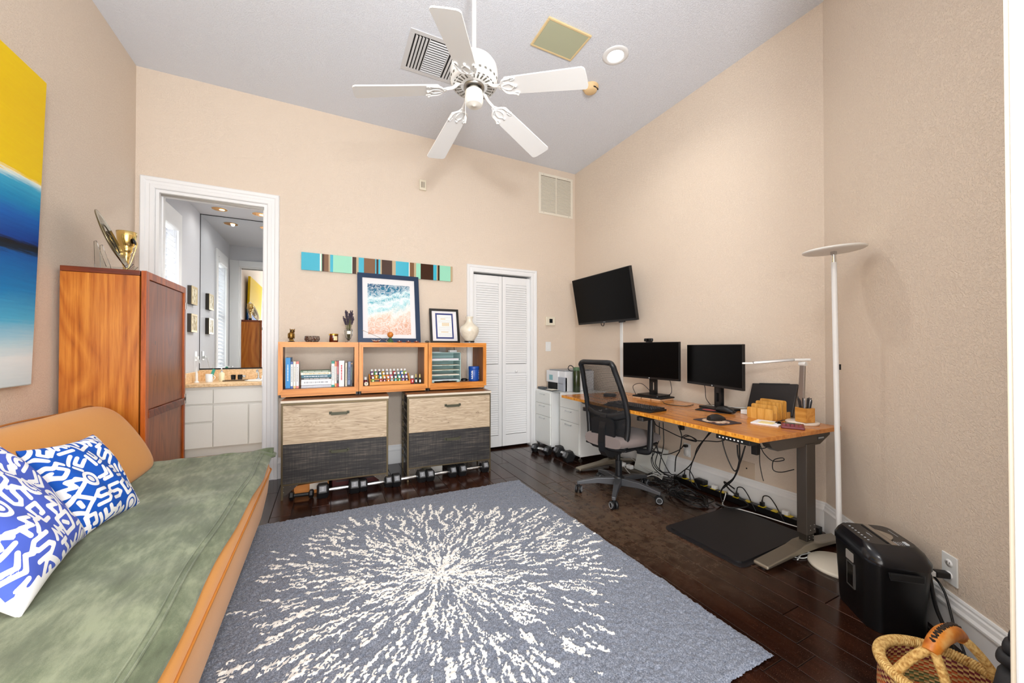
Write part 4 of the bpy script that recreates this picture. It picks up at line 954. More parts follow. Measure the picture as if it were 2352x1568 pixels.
def ebottle(label, x, y, z, col, s=1.0, cap='w'):
    t = thing('small_bottle', label, 'bottle', (x, y, z), 0, 'small oil bottles in the middle teak box')
    MB().lathe([(.0105*s, 0), (.0115*s, .002), (.0115*s, .034*s), (.007*s, .041*s), (.006*s, .043*s)], 14).build('glass_body', bpy.data.materials.get('amber_bottle_glass') or M_('amber_bottle_glass', '#2a1a12', .15), t)
    nm = 'bottle_label_'+col
    MB().lathe([(.0121*s, .003*s), (.0121*s, .033*s)], 14).build('label_wrap', bpy.data.materials.get(nm) or M_(nm, COLS[col], .5), t)
    MB().box((-.004, -.0126*s, .012*s), (.004, -.0115*s, .024*s)).build('label_mark', CAPW, t)
    MB().lathe([(.0092*s, .036*s), (.0096*s, .038*s), (.0092*s, .056*s), (.0, .057*s)], 12).build('cap', CAPW, t)
ordn = ['first', 'second', 'third', 'fourth', 'fifth', 'sixth', 'seventh', 'eighth', 'ninth', 'tenth']
for rn, y, dz, pxs, cols in (('back', .100, .082, [854.2, 862.7, 871.3, 880, 888.9, 897.2, 905.2, 913.8, 922, 930], ['purple', 'green', 'navy', 'yellow', 'grey', 'white', 'red', 'grey', 'blue', 'lime']),
        ('middle', .065, .052, [855, 864.6, 873.5, 881.5, 889.7, 898, 907, 915.5, 924, 932.5], ['maroon', 'yellow', 'teal', 'yellow', 'orange', 'pink', 'navy', 'teal', 'blue', 'purple']),
        ('front', .030, .018, [857, 874.8, 883.5, 892.1, 900.3, 909, 917.6, 926.1, 934], ['lime', 'red', 'maroon', 'orange', 'grey', 'teal', 'green', 'purple', 'navy'])):
    for k, (p, c_) in enumerate(zip(pxs, cols)):
        ebottle('%s bottle from the left in the %s row of the rack, %s label' % (ordn[k], rn, c_), ptx(p, 3.585+y), 3.585+y, SZ+dz+.0005, c_)
ebottle('larger red labelled bottle standing alone right of the rack', ptx(946.8, 3.60), 3.60, SZ+.0005, 'red', 1.35)
ebottle('maroon labelled bottle lying close to the left box side', ptx(839.5, 3.63), 3.63, SZ+.0005, 'maroon', 1.3)
for k, (p, lab) in enumerate(((955.6, 'left gold capped dropper bottle by the box side'), (962.4, 'right gold capped dropper bottle by the box side'))):
    t = thing('dropper_bottle', lab, 'bottle', (ptx(p, 3.62+.01*k), 3.62-.03*k, SZ+.0005), 0, 'dropper bottles in the middle teak box')
    MB().lathe([(.011, 0), (.0125, .003), (.0125, .045), (.006, .055)], 14).build('glass_body', M_('dark_teal_glass', '#14302f', .12), t)
    MB().lathe([(.007, .052), (.0075, .055), (.007, .085), (.004, .088), (0, .089)], 12).build('cap', M_('gold_white_cap', '#d9c07a', .3, .6), t)
    B((-.008, -.0135, .01), (.006, -.012, .035), 'label_mark', CAPW, t)
t = thing('tape_roll', 'small white bandage roll lying in front at the left of the middle box', 'roll', (ptx(840, 3.56), 3.565, SZ+.0005), 0)
MB().lathe([(.006, 0), (.017, 0), (.017, .022), (.006, .022), (.006, 0)], 22, M=Matrix.Rotation(.3, 4, 'Z') @ Matrix.Translation((0, 0, .0175)) @ Matrix.Rotation(PI/2, 4, 'X')).build('roll', M_('gauze', '#e4dccb', .8), t)

# ---------------------------------------------------------------- paper sorter and tin
AQ = M_('pale_aqua_metal', '#a9c9c6', .45)
t = thing('paper_sorter', 'pale aqua letter sorter stacked with papers in the right box', 'paper sorter', (0, 3.60, SZ), 0)
qx0, qx1 = .900, ptx(1058.3, 3.60); D = .23; hs = [.012, .062, .112, .160, .208, .262]
for x in (qx0, qx1-.006): B((x, 0, .008), (x+.006, D, .290), 'side_panel', AQ, t)
B((qx0, 0, .284), (qx1, D, .290), 'top_panel', AQ, t); B((qx0, D-.004, .01), (qx1, D, .288), 'back_panel', AQ, t)
for z in hs[:5]: 
    xm = (qx0+qx1)/2; MB().prism([(qx0+.006, 0), (xm-.035, 0), (xm-.025, .018), (xm+.025, .018), (xm+.035, 0), (qx1-.006, 0), (qx1-.006, D-.004), (qx0+.006, D-.004)], z, z+.004).build('shelf', AQ, t)
for x in (qx0+.01, qx1-.04): B((x, 0, 0), (x+.03, D, .012), 'foot', AQ, t)
pc = ['#eceff3', '#e6d9bf', '#e9ddc4', '#efe3cf', '#f3f1ee']
def papers(name, lab, x0, x1, y0, z, n, cols, rz=0, grp='papers in the letter sorter', sag=0):
    t = thing(name, lab, 'paper', ((x0+x1)/2, y0, z), rz, grp); w_ = (x1-x0)/2; r = random.Random(len(lab))
    for k in range(n):
        j = r.uniform(-.004, .004); B((-w_+j, .004+abs(j), k*.0024), (w_+j, .20, k*.0024+.0019), 'sheet', M_('sheet', cols[k % len(cols)], .7), t)
papers('paper_stack', 'papers on the lowest shelf of the aqua sorter', qx0+.012, qx1-.016, 3.60, SZ+.0165, 3, ['#dfe5ec', '#eef1f4'])
papers('paper_stack', 'pinkish papers on the second shelf of the aqua sorter', qx0+.010, qx1-.014, 3.60, SZ+.0665, 4, ['#f0dfca', '#f2ece0'])
papers('paper_stack', 'tan envelopes on the third shelf of the aqua sorter', qx0+.012, qx1-.014, 3.60, SZ+.1165, 2, ['#e5d6b8', '#efe6d2'])
papers('paper_stack', 'cream sheets on the fourth shelf of the aqua sorter', qx0+.012, qx1-.014, 3.60, SZ+.1645, 2, ['#e9ddc8'])
papers('paper_stack', 'thick white stack on the top shelf of the aqua sorter', qx0+.010, qx1-.020, 3.60, SZ+.2125, 8, ['#eef0f4', '#e6e2ea', '#f4f4f2'])
papers('paper_stack', 'flat papers lying on top of the aqua sorter', qx0+.01, qx0+.12, 3.62, SZ+.2905, 3, ['#dfe3e6', '#b9c3c8'])
t = thing('power_adapter', 'white power adapter block with a dark cable on the aqua sorter', 'adapter', (qx1-.06, 3.68, SZ+.291), .2)
B((-.04, -.02, 0), (.04, .02, .022), 'block', WHITE2, t, bev=.004); MB().tube(bez([(.03, .015, .02), (.045, .05, .05), (.06, .10, .10), (.05, .16, .09)], 6), .003, 6).build('cable', BLACK, t)
t = thing('wall_outlet', 'white outlet on the wall glimpsed above the aqua sorter', 'outlet', (1.13, YB, 1.165)); B((-.035, -.006, -.055), (.035, 0, .055), 'plate', WHITE2, t, bev=.002); B((-.016, -.009, -.033), (.016, -.005, .033), 'socket', WHITE2, t, bev=.004)
t = thing('blue_tin', 'round blue supplement tub with white lettering in the right box', 'tub', (ptx(1088.5, 3.64), 3.64, SZ+.0005), 0)
BL_ = M_('royal_blue_plastic', '#1b4fa5', .35)
MB().lathe([(.052, 0), (.054, .004), (.054, .112), (.052, .116)], 36).build('tub', BL_, t); MB().lathe([(.0545, .116), (.0555, .119), (.0555, .142), (.053, .146), (0, .147)], 36).build('lid', BL_, t)
mb = MB()
for q, (a, h0, h1) in enumerate(((-2.35, .02, .03), (-2.35, .038, .052), (-2.35, .058, .074), (-2.35, .080, .10), (-2.18, .02, .06), (-2.18, .066, .105), (-.75, .02, .032), (-.75, .045, .05), (-.75, .06, .07), (-.75, .08, .09), (-.75, .1, .105))):
    T = Matrix.Rotation(a, 4, 'Z'); mb.box((.0535, -.003, h0), (.0548, .003, h1), M=T)
stuff(mb.build('printed_lettering', WHITE2, t))
t = thing('cable_puck', 'black round puck on the shelf between the sorter and the tub', 'puck', (ptx(1066, 3.70), 3.70, SZ+.0005), 0)
MB().lathe([(.035, 0), (.035, .012), (.02, .022), (0, .024)], 24).build('puck', BLACK, t)

# ---------------------------------------------------------------- things on top of the boxes
TZ = ZT+.0005
BRS = Mat('antique_brass', '#8b6a33', .38, .85).m
t = thing('owl_figurine', 'small antique brass owl figurine on the left box', 'figurine', (-.255, 3.60, TZ), .1)
MB().lathe([(.023, 0), (.025, .003), (.022, .006), (.0, .007)], 20).build('base', BLACKM, t)
MB().tube([(-.014, 0, .014), (.016, 0, .014)], .007, 8).build('perch', BRS, t)
MB().sphere((-.002, 0, .052), .022, 18, sx=1.0, sy=.8, sz=1.55).sphere((.005, -.002, .088), .0185, 16, sy=.9, sz=.95).build('body', BRS, t)
MB().cyl((-.008, -.002, .098), (-.012, -.003, .111), .006, 8, r1=.001).cyl((.018, -.002, .098), (.023, -.003, .110), .006, 8, r1=.001).build('ear_tuft', BRS, t)
MB().sphere((-.003, -.016, .091), .0055, 10).sphere((.012, -.016, .091), .0055, 10).build('eye', BLACKM, t)
MB().cyl((.0045, -.016, .088), (.0045, -.023, .082), .003, 8, r1=.0005).build('beak', BRS, t)
for s in (-1, 1): MB().sphere((s*.021-.002, .004, .05), .012, 12, sx=.4, sy=1.0, sz=2.1).build('wing', BRS, t)
MB().sphere((-.010, .012, .018), .008, 8, sz=1.6).build('tail', BRS, t)
t = thing('glass_ashtray', 'mottled dark glass dish beside the brass owl', 'dish', (-.105, 3.62, TZ), 0)
m = Mat('mottled_amber_glass', '#5b3a28', .12, coat=.5); m.col(m.ramp(m.noise(m.co(), 60, 3, .6, 1.5), [(.36, '#120c0a'), (.46, '#5a2a16'), (.54, '#8e857a'), (.64, '#2b1d18')]))
MB().lathe([(.040, 0), (.052, .006), (.060, .028), (.056, .050), (.050, .052), (.050, .034), (.038, .016), (0, .014)], 12, sy=.8, smooth=False).build('dish', m.m, t)
t = thing('candle_jar', 'amber candle jar with gold lid and cream label', 'candle', (.060, 3.62, TZ), 0)
MB().lathe([(.034, 0), (.036, .003), (.036, .058)], 28).build('jar', Mat('amber_candle_glass', '#5b1f08', .08, coat=1).m, t)
MB().lathe([(.037, .058), (.0375, .060), (.0375, .071), (.036, .073), (0, .073)], 28).build('lid', GOLD, t)
mb = MB(); n_ = 8; mb.add([(.0365*math.cos(a), .0365*math.sin(a), z) for a in [-PI/2+.0+.9*k/n_ for k in range(n_+1)] for z in (.016, .052)], [(2*k, 2*k+2, 2*k+3, 2*k+1) for k in range(n_)], 0, True)
mb.build('label', M_('cream_label', '#e8d9a8', .6), t)
t = thing('lavender_vase', 'footed glass vase holding dried lavender on the left box', 'vase', (.180, 3.64, TZ), 0)
MB().lathe([(.030, 0), (.030, .004), (.010, .010), (.008, .020), (.022, .035), (.033, .070), (.036, .100), (.028, .115), (.031, .120), (.028, .118), (.033, .098), (.030, .070), (.018, .038), (0, .03)], 12, smooth=False).build('vase', CLR, t)
B((-.014, -.037, .072), (.014, -.035, .100), 'label', M_('white_label', '#eeeae0', .6), t)
lv = MB(); lh = MB(); r = random.Random(4)
for k in range(44):
    a = r.random()*2*PI; rr_ = r.random()**.5; tip = Vector((math.cos(a)*.052*rr_, math.sin(a)*.035*rr_, .205+.075*r.random())); bt = Vector((math.cos(a)*.010*rr_, math.sin(a)*.010*rr_, .03)); mid = bt.lerp(tip, .5)*1; mid.x *= .75
    pts = bez([bt, mid, tip], 6); lv.tube(pts, .0010, 5)
    d = (pts[-1]-pts[-3]).normalized()
    for q in range(7): p = pts[-1]-d*(q*.0085); lh.sphere(p, r.uniform(.005, .0062)-.0002*q, 6, sx=r.uniform(.8, 1.3), sy=r.uniform(.8, 1.3), sz=1.0)
stuff(lv.build('stems', M_('dried_stem', '#6d6a45', .8), t)); stuff(lh.build('flower_heads', M_('dried_lavender', '#4a3f4d', .9), t))

# wave print in a navy frame
def frame_obj(name, label, W, Hh, fw, fd, fm, loc, rx, rz, parts):
    t = thing(name, label, 'picture', loc, 0); t.rotation_euler = (rx, 0, rz)
    for pts, nm in ((((0, 0), (W, 0), (W-fw, fw), (fw, fw)), 'frame_rail'), (((0, Hh), (W, Hh), (W-fw, Hh-fw), (fw, Hh-fw)), 'frame_rail'), (((0, 0), (0, Hh), (fw, Hh-fw), (fw, fw)), 'frame_stile'), (((W, 0), (W, Hh), (W-fw, Hh-fw), (W-fw, fw)), 'frame_stile')):
        MB().prism(list(pts), 0, fd, M=Matrix.Translation((0, fd, 0)) @ Matrix.Rotation(PI/2, 4, 'X')).build(nm, fm, t, bev=.002)
    for nm, a, b, y0, m in parts: B((a[0], y0, a[1]), (b[0], fd, b[1]), nm, m, t)
    return t
MATB = M_('white_mat_board', '#e9e8ea', .7)
wp = Mat('aerial_wave_print', '#ffffff', .45); v = wp.co('Object'); x, y, z = wp.xyz(v)
wn2 = wp.noise(v, 5, 6, .62, 1.2); fo = wp.noise(v, 16, 6, .7, 2.2)
lv_ = wp.math('ADD', wp.math('MULTIPLY', z, 1.75), wp.math('MULTIPLY_ADD', wn2, .55, -.28)); lv_ = wp.math('ADD', lv_, wp.math('MULTIPLY', x, -.35))
base_ = wp.ramp(lv_, [(.10, '#d9a78c'), (.28, '#e8c3ad'), (.38, '#f3e9e2'), (.48, '#8fd0d9'), (.58, '#e6f4f4'), (.66, '#45abc0'), (.74, '#d5edf0'), (.80, '#1f86a8'), (.98, '#0a557c')])
foam = wp.ramp(wp.math('ABSOLUTE', wp.math('SUBTRACT', fo, .5)), [(.0, 1.), (.055, 0.)])
wp.col(wp.mix(wp.math('MULTIPLY', foam, .75), base_, '#f7fbfb'))
NAVY = Mat('navy_frame', '#1d3350', .35, .3).m
frame_obj('framed_wave_print', 'large navy framed print of surf foam on sand', .592, .700, .045, .022, NAVY, (.272, 3.838, TZ), -math.radians(10), 0, (('mat_board', (.04, .04), (.552, .66), .010, MATB), ('print', (.092, .085), (.500, .595), .009, wp.m)))
ce = frame_obj('framed_certificate', 'black framed certificate with a navy inner border', .312, .372, .024, .018, M_('black_frame', '#15130f', .35), (.965, 3.835, TZ), -math.radians(12), -.03, (('mat_board', (.02, .02), (.292, .352), .008, MATB), ('inner_border', (.062, .048), (.25, .325), .0075, M_('navy_border', '#2a3a78', .5)), ('certificate_sheet', (.078, .066), (.234, .307), .007, M_('certificate_paper', '#eef0ee', .6))))
tx = MB(); tg = MB(); r = random.Random(8)
for k in range(18):
    z = .082+k*.0118; x = .088
    big = k in (3, 9, 10, 11, 15)
    if big:
        for c_ in range(6 if k != 15 else 4):
            x2 = (.130 if k in (9, 10, 11) else .118)+c_*.013; tg.box((x2, .0064, z), (x2+.009, .0069, z+.007))
    else:
        while x < .222:
            l = r.uniform(.004, .012); tx.box((x, .0064, z), (min(x+l, .224), .0069, z+.0022)); x += l+.004
tx.torus((.092, .0068, .296), .007, .0008, 14, 4, M=Matrix.Identity(4))
stuff(tx.build('small_print', M_('grey_ink', '#a9adb4', .6), ce)); stuff(tg.build('gold_lettering', M_('gold_ink', '#d4ac4c', .5), ce))
# cream vase on a black stand
t = thing('ceramic_vase', 'crackled cream ceramic vase on a black stand at the right end', 'vase', (1.335, 3.70, TZ), 0)
MB().lathe([(.052, .0), (.055, .004), (.050, .010), (.058, .020), (.050, .022), (0, .022)], 28).build('stand', M_('ebony_stand', '#15110f', .3), t)
cv = Mat('crackled_cream_glaze', '#e2d9c4', .18, coat=.4); cv.col(cv.mix(.25, '#e8e0ce', cv.ramp(cv.noise(cv.co(), 40, 4), [(.3, '#c8bda4'), (.6, '#efe8d8')])))
MB().lathe([(.045, .022), (.050, .026), (.066, .05), (.088, .085), (.099, .12), (.100, .145), (.092, .165), (.070, .185), (.045, .203), (.034, .220), (.031, .240), (.036, .262), (.042, .272), (.040, .274), (.033, .26), (.028, .24), (.03, .215)], 48).build('body', cv.m, t)
t = thing('doily', 'white lace doily under the cream vase', 'doily', (1.300, 3.615, TZ), 0)
MB().lathe([(0, .0), (.05, .0), (.055, .002), (.05, .0035), (0, .0035)], 24, sx=1.3, sy=.5).build('lace', WHITE2, t)
# incense ball on a green foot, with a stick
t = thing('incense_holder', 'orange wooden ball incense holder on a green foot', 'incense holder', (.532, 3.61, TZ), 0)
gf = M_('green_lacquer', '#2f5a33', .4); ob = Mat('orange_carved_wood', '#d17a2b', .45); ob.col(ob.ramp(ob.noise(ob.co(), 90, 2, .5, 2), [(.42, '#8a3f12'), (.5, '#dd8a35')]))
MB().lathe([(.030, 0), (.031, .008), (.022, .018), (.013, .03), (.011, .04), (.013, .046), (0, .046)], 24).build('foot', gf, t)
MB().sphere((0, 0, .072), .027, 24).build('ball', ob.m, t)
MB().tube([(-.025, -.006, .012), (-.12, -.02, .055), (-.245, -.035, .108)], .0016, 6).build('incense_stick', M_('incense_brown', '#8a6a4c', .8), t)
MB().tube(bez([(-.005, -.02, .045), (-.03, -.03, .03), (-.04, -.03, .012), (-.02, -.03, .003)], 5), .002, 6).build('holder_wire', STEEL, t)
rc = M_('red_brown_seed', '#8f3a22', .5)
for k, (x, lab) in enumerate(((.408, 'open clay lotus lamp with petals on the middle box left of the ball'), (.612, 'first tiny red clay lamp right of the orange ball'), (.694, 'second tiny red clay lamp right of the orange ball'), (.770, 'third tiny red clay lamp right of the orange ball'))):
    t = thing('clay_lamp', lab, 'oil lamp', (x, 3.60, TZ), k*.4, 'small clay lamps on the middle box'); big = 1.25 if k == 0 else 1
    MB().lathe([(.008*big, 0), (.020*big, .004), (.026*big, .011), (.022*big, .012), (.010, .006), (0, .005)], 16).build('bowl', rc, t)
    MB().lathe([(.008, .005), (.006, .012), (.001, .020), (0, .021)], 10).build('wick_candle', M_('wax_white', '#e9e2d5', .5), t)
    if k == 0:
        for q in range(4): MB().add([(0, 0, .006), (.03, .008, .014), (.045, 0, .030), (.03, -.008, .014)], [(0, 1, 2, 3)], M=Matrix.Rotation(q*PI/2+.3, 4, 'Z')).build('petal', M_('pale_petal', '#c9b5a2', .5), t)
t = thing('pebble', 'small dark polished pebble between the two frames', 'stone', (.875, 3.62, TZ), 0); MB().sphere((0, 0, .011), .022, 16, sz=.5, sy=.7).build('stone', M_('dark_pebble', '#4b4740', .35), t)

# ---------------------------------------------------------------- dumbbells
RUB = M_('black_hex_rubber', '#17181a', .5); PLT = M_('grey_number_plate', '#777a7f', .45)
def dumbbell(label, c, ang, span, R_, hl):
    """c centre on floor, ang direction of the bar, span outer length, R_ head radius, hl head length"""
    t = thing('dumbbell', label, 'dumbbell', (c[0], c[1], 0), ang, 'hex dumbbells'); z = R_*math.cos(PI/6)+.0005
    T = Matrix.Translation((0, 0, z)) @ Matrix.Rotation(PI/2, 4, 'Y')
    mb = MB().lathe([(.0135, -(span/2-hl)), (.017, -.03), (.0175, 0), (.017, .03), (.0135, span/2-hl)], 16, M=T)
    for q in range(-8, 9): mb.torus((0, 0, q*.0055), .0168, .0012, 16, 5, M=T)
    mb.build('handle', CHROME, t)
    for s in (-1, 1):
        a, b = s*(span/2-hl), s*span/2; lo, hi = min(a, b), max(a, b)
        h = MB().lathe([(R_*.72, lo), (R_, lo+hl*.16), (R_, hi-hl*.16), (R_*.72, hi)], 6, M=T, smooth=False, a0=PI/6).build('head', RUB, t, bev=.002)
        P_ = Matrix.Translation(((lo+hi)/2, 0, z)) @ Matrix.Rotation(math.radians(-30), 4, 'X')
        MB().box((-hl*.27, -R_*.866-.0008, -R_*.34), (hl*.27, -R_*.866+.001, R_*.34), M=P_).build('number_plate', PLT, h)
        MB().box((-hl*.10, -R_*.866-.0014, -R_*.18), (hl*.10, -R_*.866-.0004, -R_*.10), M=P_).box((-hl*.10, -R_*.866-.0014, .0), (hl*.10, -R_*.866-.0004, R_*.07), M=P_).box((-hl*.10, -R_*.866-.0014, R_*.15), (hl*.10, -R_*.866-.0004, R_*.22), M=P_).build('plate_marks', M_('plate_ink', '#a7aaae', .5), h)
    return t
dumbbell('hex dumbbell with grey plates below the left cabinet, right of the tiny one', (.098, 3.335), .0, .315, .060, .085)
dumbbell('second hex dumbbell from the left, below the left cabinet', (.380, 3.345), 0, .270, .052, .068)
dumbbell('hex dumbbell bridging the gap between the two cabinets', (.650, 3.335), .02, .290, .058, .075)
dumbbell('hex dumbbell below the left half of the right cabinet', (.937, 3.34), .03, .285, .055, .075)
dumbbell('rightmost hex dumbbell below the right cabinet', (1.245, 3.34), .03, .300, .057, .075)
dumbbell('smaller hex dumbbell on the floor nearest the closet under the white drawers', (2.165, 3.64), math.atan2(-.17, .057), .250, .050, .065)
dumbbell('larger hex dumbbell on the floor before the near white drawer unit', (2.262, 3.34), math.atan2(-.255, -.03), .30, .066, .085)
t = thing('dumbbell', 'tiny all black dumbbell at the left foot of the left cabinet', 'dumbbell', (-.165, 3.365, 0), -.1, 'hex dumbbells')
T = Matrix.Translation((0, 0, .034)) @ Matrix.Rotation(PI/2, 4, 'Y')
MB().lathe([(.014, -.06), (.014, .06)], 14, M=T).build('handle', BLACK, t)
for s in (-1, 1): MB().lathe([(.022, min(s*.05, s*.085)), (.034, min(s*.05, s*.085)+.008), (.034, max(s*.05, s*.085)-.008), (.022, max(s*.05, s*.085))], 6, M=T, smooth=False, a0=PI/6).build('head', BLACK, t, bev=.002)
# things stored behind the dumbbells
t = thing('cardboard_box', 'orange and white shoe box lying under the left cabinet', 'box', (-.10, 3.50, .001), .15)
B((-.13, -.05, 0), (.12, .18, .085), 'box', M_('orange_card', '#c87f3a', .6), t, bev=.002); B((-.02, -.0512, .03), (.11, -.0495, .082), 'end_label', M_('white_card', '#e6ddd0', .6), t); B((.06, -.0522, .05), (.095, -.0508, .06), 'printed_code', BLACKM, t)
t = thing('storage_case', 'dark red case pushed under the left cabinet', 'case', (.20, 3.50, .001), 0)
B((-.15, 0, 0), (.22, .22, .105), 'case', M_('oxblood_vinyl', '#4f1413', .5), t, bev=.006); B((-.12, -.003, .05), (.19, .0, .058), 'zip', BLACK, t)
t = thing('white_storage_bin', 'white and clear bin under the right cabinet', 'bin', (.86, 3.52, .001), -.05)
B((-.15, 0, 0), (.14, .2, .095), 'bin', M_('milky_plastic', '#d6d3cc', .4), t, bev=.008); B((-.06, -.002, .02), (.03, 0, .075), 'clear_window', M_('window_grey', '#8c8777', .3), t)
# ---------------------------------------------------------------- helpers: picture point to a place on a real plane
_fw = Vector((math.sin(math.radians(26.3))*math.cos(math.radians(.5)), math.cos(math.radians(26.3))*math.cos(math.radians(.5)), math.sin(math.radians(.5))))
_rt = Vector((math.cos(math.radians(26.3)), -math.sin(math.radians(26.3)), 0)); _up = _rt.cross(_fw)
def on(px, py, axis, val):
    d = _fw*865+_rt*(px-1176)-_up*(py-790.4); c = Vector((0, 0, 1.18)); return c+d*((val-c[axis])/d[axis])
# ---------------------------------------------------------------- standing desk
dk = thing('standing_desk', 'bamboo topped height adjustable desk on bronze metal legs', 'desk', (1.987, 1.169, 0), -math.atan(.0444))  # desk and desktop items: coordinates scaled outward about the camera, then baked in
TOP = B((0, 0, .6905), (.742, 1.930, .715), 'desktop', BAMB, dk, bev=.002)
eb = MB(); r = random.Random(2); y = 0
strip_m = [M_('bamboo_end_light', '#eba944', .35), M_('bamboo_end_mid', '#dc9430', .35), M_('bamboo_end_dark', '#bd7520', .35)]
mbs = [MB(), MB(), MB()]
while y < 1.928:
    l = r.uniform(.003, .010); z0 = .6925 if r.random() < .6 else .702; mbs[r.randrange(3)].box((-.0012, y+.001, z0), (.0004, min(y+l, 1.928), .713)); y += l
for k in range(3): stuff(mbs[k].build('edge_laminations', strip_m[k], TOP))
B((-.0011, .001, .6912), (.0002, 1.929, .7135), 'edge_strip', strip_m[1], TOP)
for cy, nm in ((.058, 'a'), (1.79, 'b')):
    MB().prism([(.16, .64), (.21, .618), (.60, .618), (.70, .665), (.70, .690), (.14, .690), (.14, .665)], -.022, .022, M=Matrix.Translation((0, cy, 0)) @ Matrix(((1, 0, 0, 0), (0, 0, -1, 0), (0, 1, 0, 0), (0, 0, 0, 1)))).build('side_bracket', GUNM, dk, bev=.003)
    B((.46, cy-.027, .115), (.545, cy+.027, .63), 'outer_column', GUNM, dk, bev=.003)
    B((.468, cy-.021, .06), (.537, cy+.021, .27), 'inner_column', DKMETAL, dk, bev=.002)
    f = MB().add([(.075+a, cy+s, z) for a, z in ((.015, .012), (.02, .030), (.30, .060), (.36, .075), (.43, .075), (.49, .060), (.76, .030), (.765, .012), (.48, .030), (.30, .030)) for s in (-.040, .040)],
        [(0, 2, 3, 1), (2, 4, 5, 3), (4, 6, 7, 5), (6, 8, 9, 7), (8, 10, 11, 9), (10, 12, 13, 11), (12, 14, 15, 13), (14, 16, 17, 15), (16, 18, 19, 17), (18, 0, 1, 19), (0, 18, 16, 14, 12, 10, 8, 6, 4, 2), (1, 3, 5, 7, 9, 11, 13, 15, 17, 19)])
    f.build('foot', M_('champagne_foot_metal', '#a49c8c', .33, .75), dk, bev=.007, seg=3)
    for x in (.12, .80): MB().cyl((x, cy, 0), (x, cy, .016), .018).build('leveller', BLACK, dk)
    b = MB()
    for z in (.085, .10, .14, .165): 
        for q in (-.012, .028): b.sphere((.502+q*.9, cy-.0215-(.006 if z > .12 else 0), z), .0028, 6)
    b.build('screw', STEEL, dk)
MB().box((.33, .09, .645), (.36, 1.80, .685)).box((.44, .09, .645), (.47, 1.80, .685)).build('cross_frame', GUNM, dk)
bd = MB().box((.575, .0345, .642), (.64, .0358, .666)); bd.build('badge', M_('badge_plate', '#2f3133', .3), dk)
sg = MB(); 
for k in range(5): sg.box((.582+k*.011, .0335, .650), (.589+k*.011, .0346, .658))
stuff(sg.build('badge_lettering', M_('badge_ink', '#b9bec2', .4), dk))
# hand controller under the front edge
hc = thing('desk_controller', 'black push button height controller under the desk edge', 'controller', (2.035, 1.32, .676), -.045)
B((-.035, -.10, -.014), (.04, .10, .012), 'case', BLACK, hc, bev=.004)
b = MB(); 
for k in range(7): b.box((-.0365, .075-.022*k-.004, -.004), (-.0345, .075-.022*k+.004, .003))
b.build('button_marks', WHITE2, hc)

# ---------------------------------------------------------------- monitors
def monitor(label, a, b, z0, z1, base, bz, rest=None):
    """a,b ground points of left and right screen edge"""
    a = Vector(a+(0,)); b = Vector(b+(0,)); W = (b-a).length; ang = math.atan2((b-a).y, (b-a).x)
    t = thing('monitor', label, 'monitor', ((a.x+b.x)/2, (a.y+b.y)/2, 0), ang, 'desk monitors')
    w_ = W/2
    MB().box((-w_, 0, z0), (w_, .022, z1)).prism([(-w_*.75, z0+.03), (w_*.75, z0+.03), (w_*.75, z1-.03), (-w_*.75, z1-.03)], -.05, -.02, M=Matrix(((1, 0, 0, 0), (0, 0, -1, 0), (0, 1, 0, 0), (0, 0, 0, 1)))).build('housing', BLACK, t, bev=.002)
    B((-w_+.006, -.0012, z0+.018), (w_-.006, .001, z1-.006), 'screen', GLOSSB, t)
    MB().lathe([(.006, 0), (.006, .0012), (0, .0013)], 18, M=Matrix.Translation((0, -.0012, z0+.009)) @ Matrix.Rotation(PI/2, 4, 'X')).build('round_badge', M_('badge_silver', '#b7bbbe', .3, .5), t)
    # stand with a cable slot
    s = MB().box((-.035, .045, bz+.012), (-.015, .075, (z0+z1)/2)).box((.015, .045, bz+.012), (.035, .075, (z0+z1)/2)).box((-.035, .045, bz+.012), (.035, .075, bz+.05)).box((-.035, .045, bz+.12), (.035, .075, (z0+z1)/2)).box((-.05, .05, (z0+z1)/2-.06), (.05, .065, (z0+z1)/2+.06))
    s.build('stand', BLACK, t, bev=.003)
    MB().prism(rrect(-.115, -.035, .115, .155, .02), bz, bz+.012).build('stand_base', BLACK, t, bev=.002)
    return t
monitor('left black monitor with a webcam on top', (2.586, 2.799), (2.648, 2.203), 0.897, 1.229, None, 0.7445)
monitor('right black monitor beside the desk lamp arm', (2.707, 2.175), (2.540, 1.602), 0.884, 1.203, None, 0.7160)
t = thing('webcam', 'black webcam clipped on the left monitor', 'webcam', (2.615, 2.505, 1.2292), math.atan2(2.084-2.648, 2.505-2.447))
B((-.045, -.012, .006), (.045, .012, .034), 'body', BLACK, t, bev=.008, seg=3); MB().lathe([(.011, 0), (.011, .004), (.008, .005), (0, .003)], 18, M=Matrix.Translation((0, -.012, .020)) @ Matrix.Rotation(PI/2, 4, 'X')).build('lens', GLOSSB, t); B((-.02, -.012, 0), (.02, .03, .007), 'clip', BLACK, t)
# coaster-like wooden risers with a docking slab below the left monitor stand
t = thing('monitor_riser', 'black slab on light wooden blocks under the left monitor stand', 'riser', (2.643, 2.505, 0.7154), -1.45)
B((-.15, -.07, .014), (.15, .13, .0268), 'slab', BLACKM, t, bev=.002)
for x in (-.145, -.045, .055): B((x, -.075, 0), (x+.09, .12, .0135), 'wood_block', M_('pale_wood_block', '#d3ac86', .5), t, bev=.002)

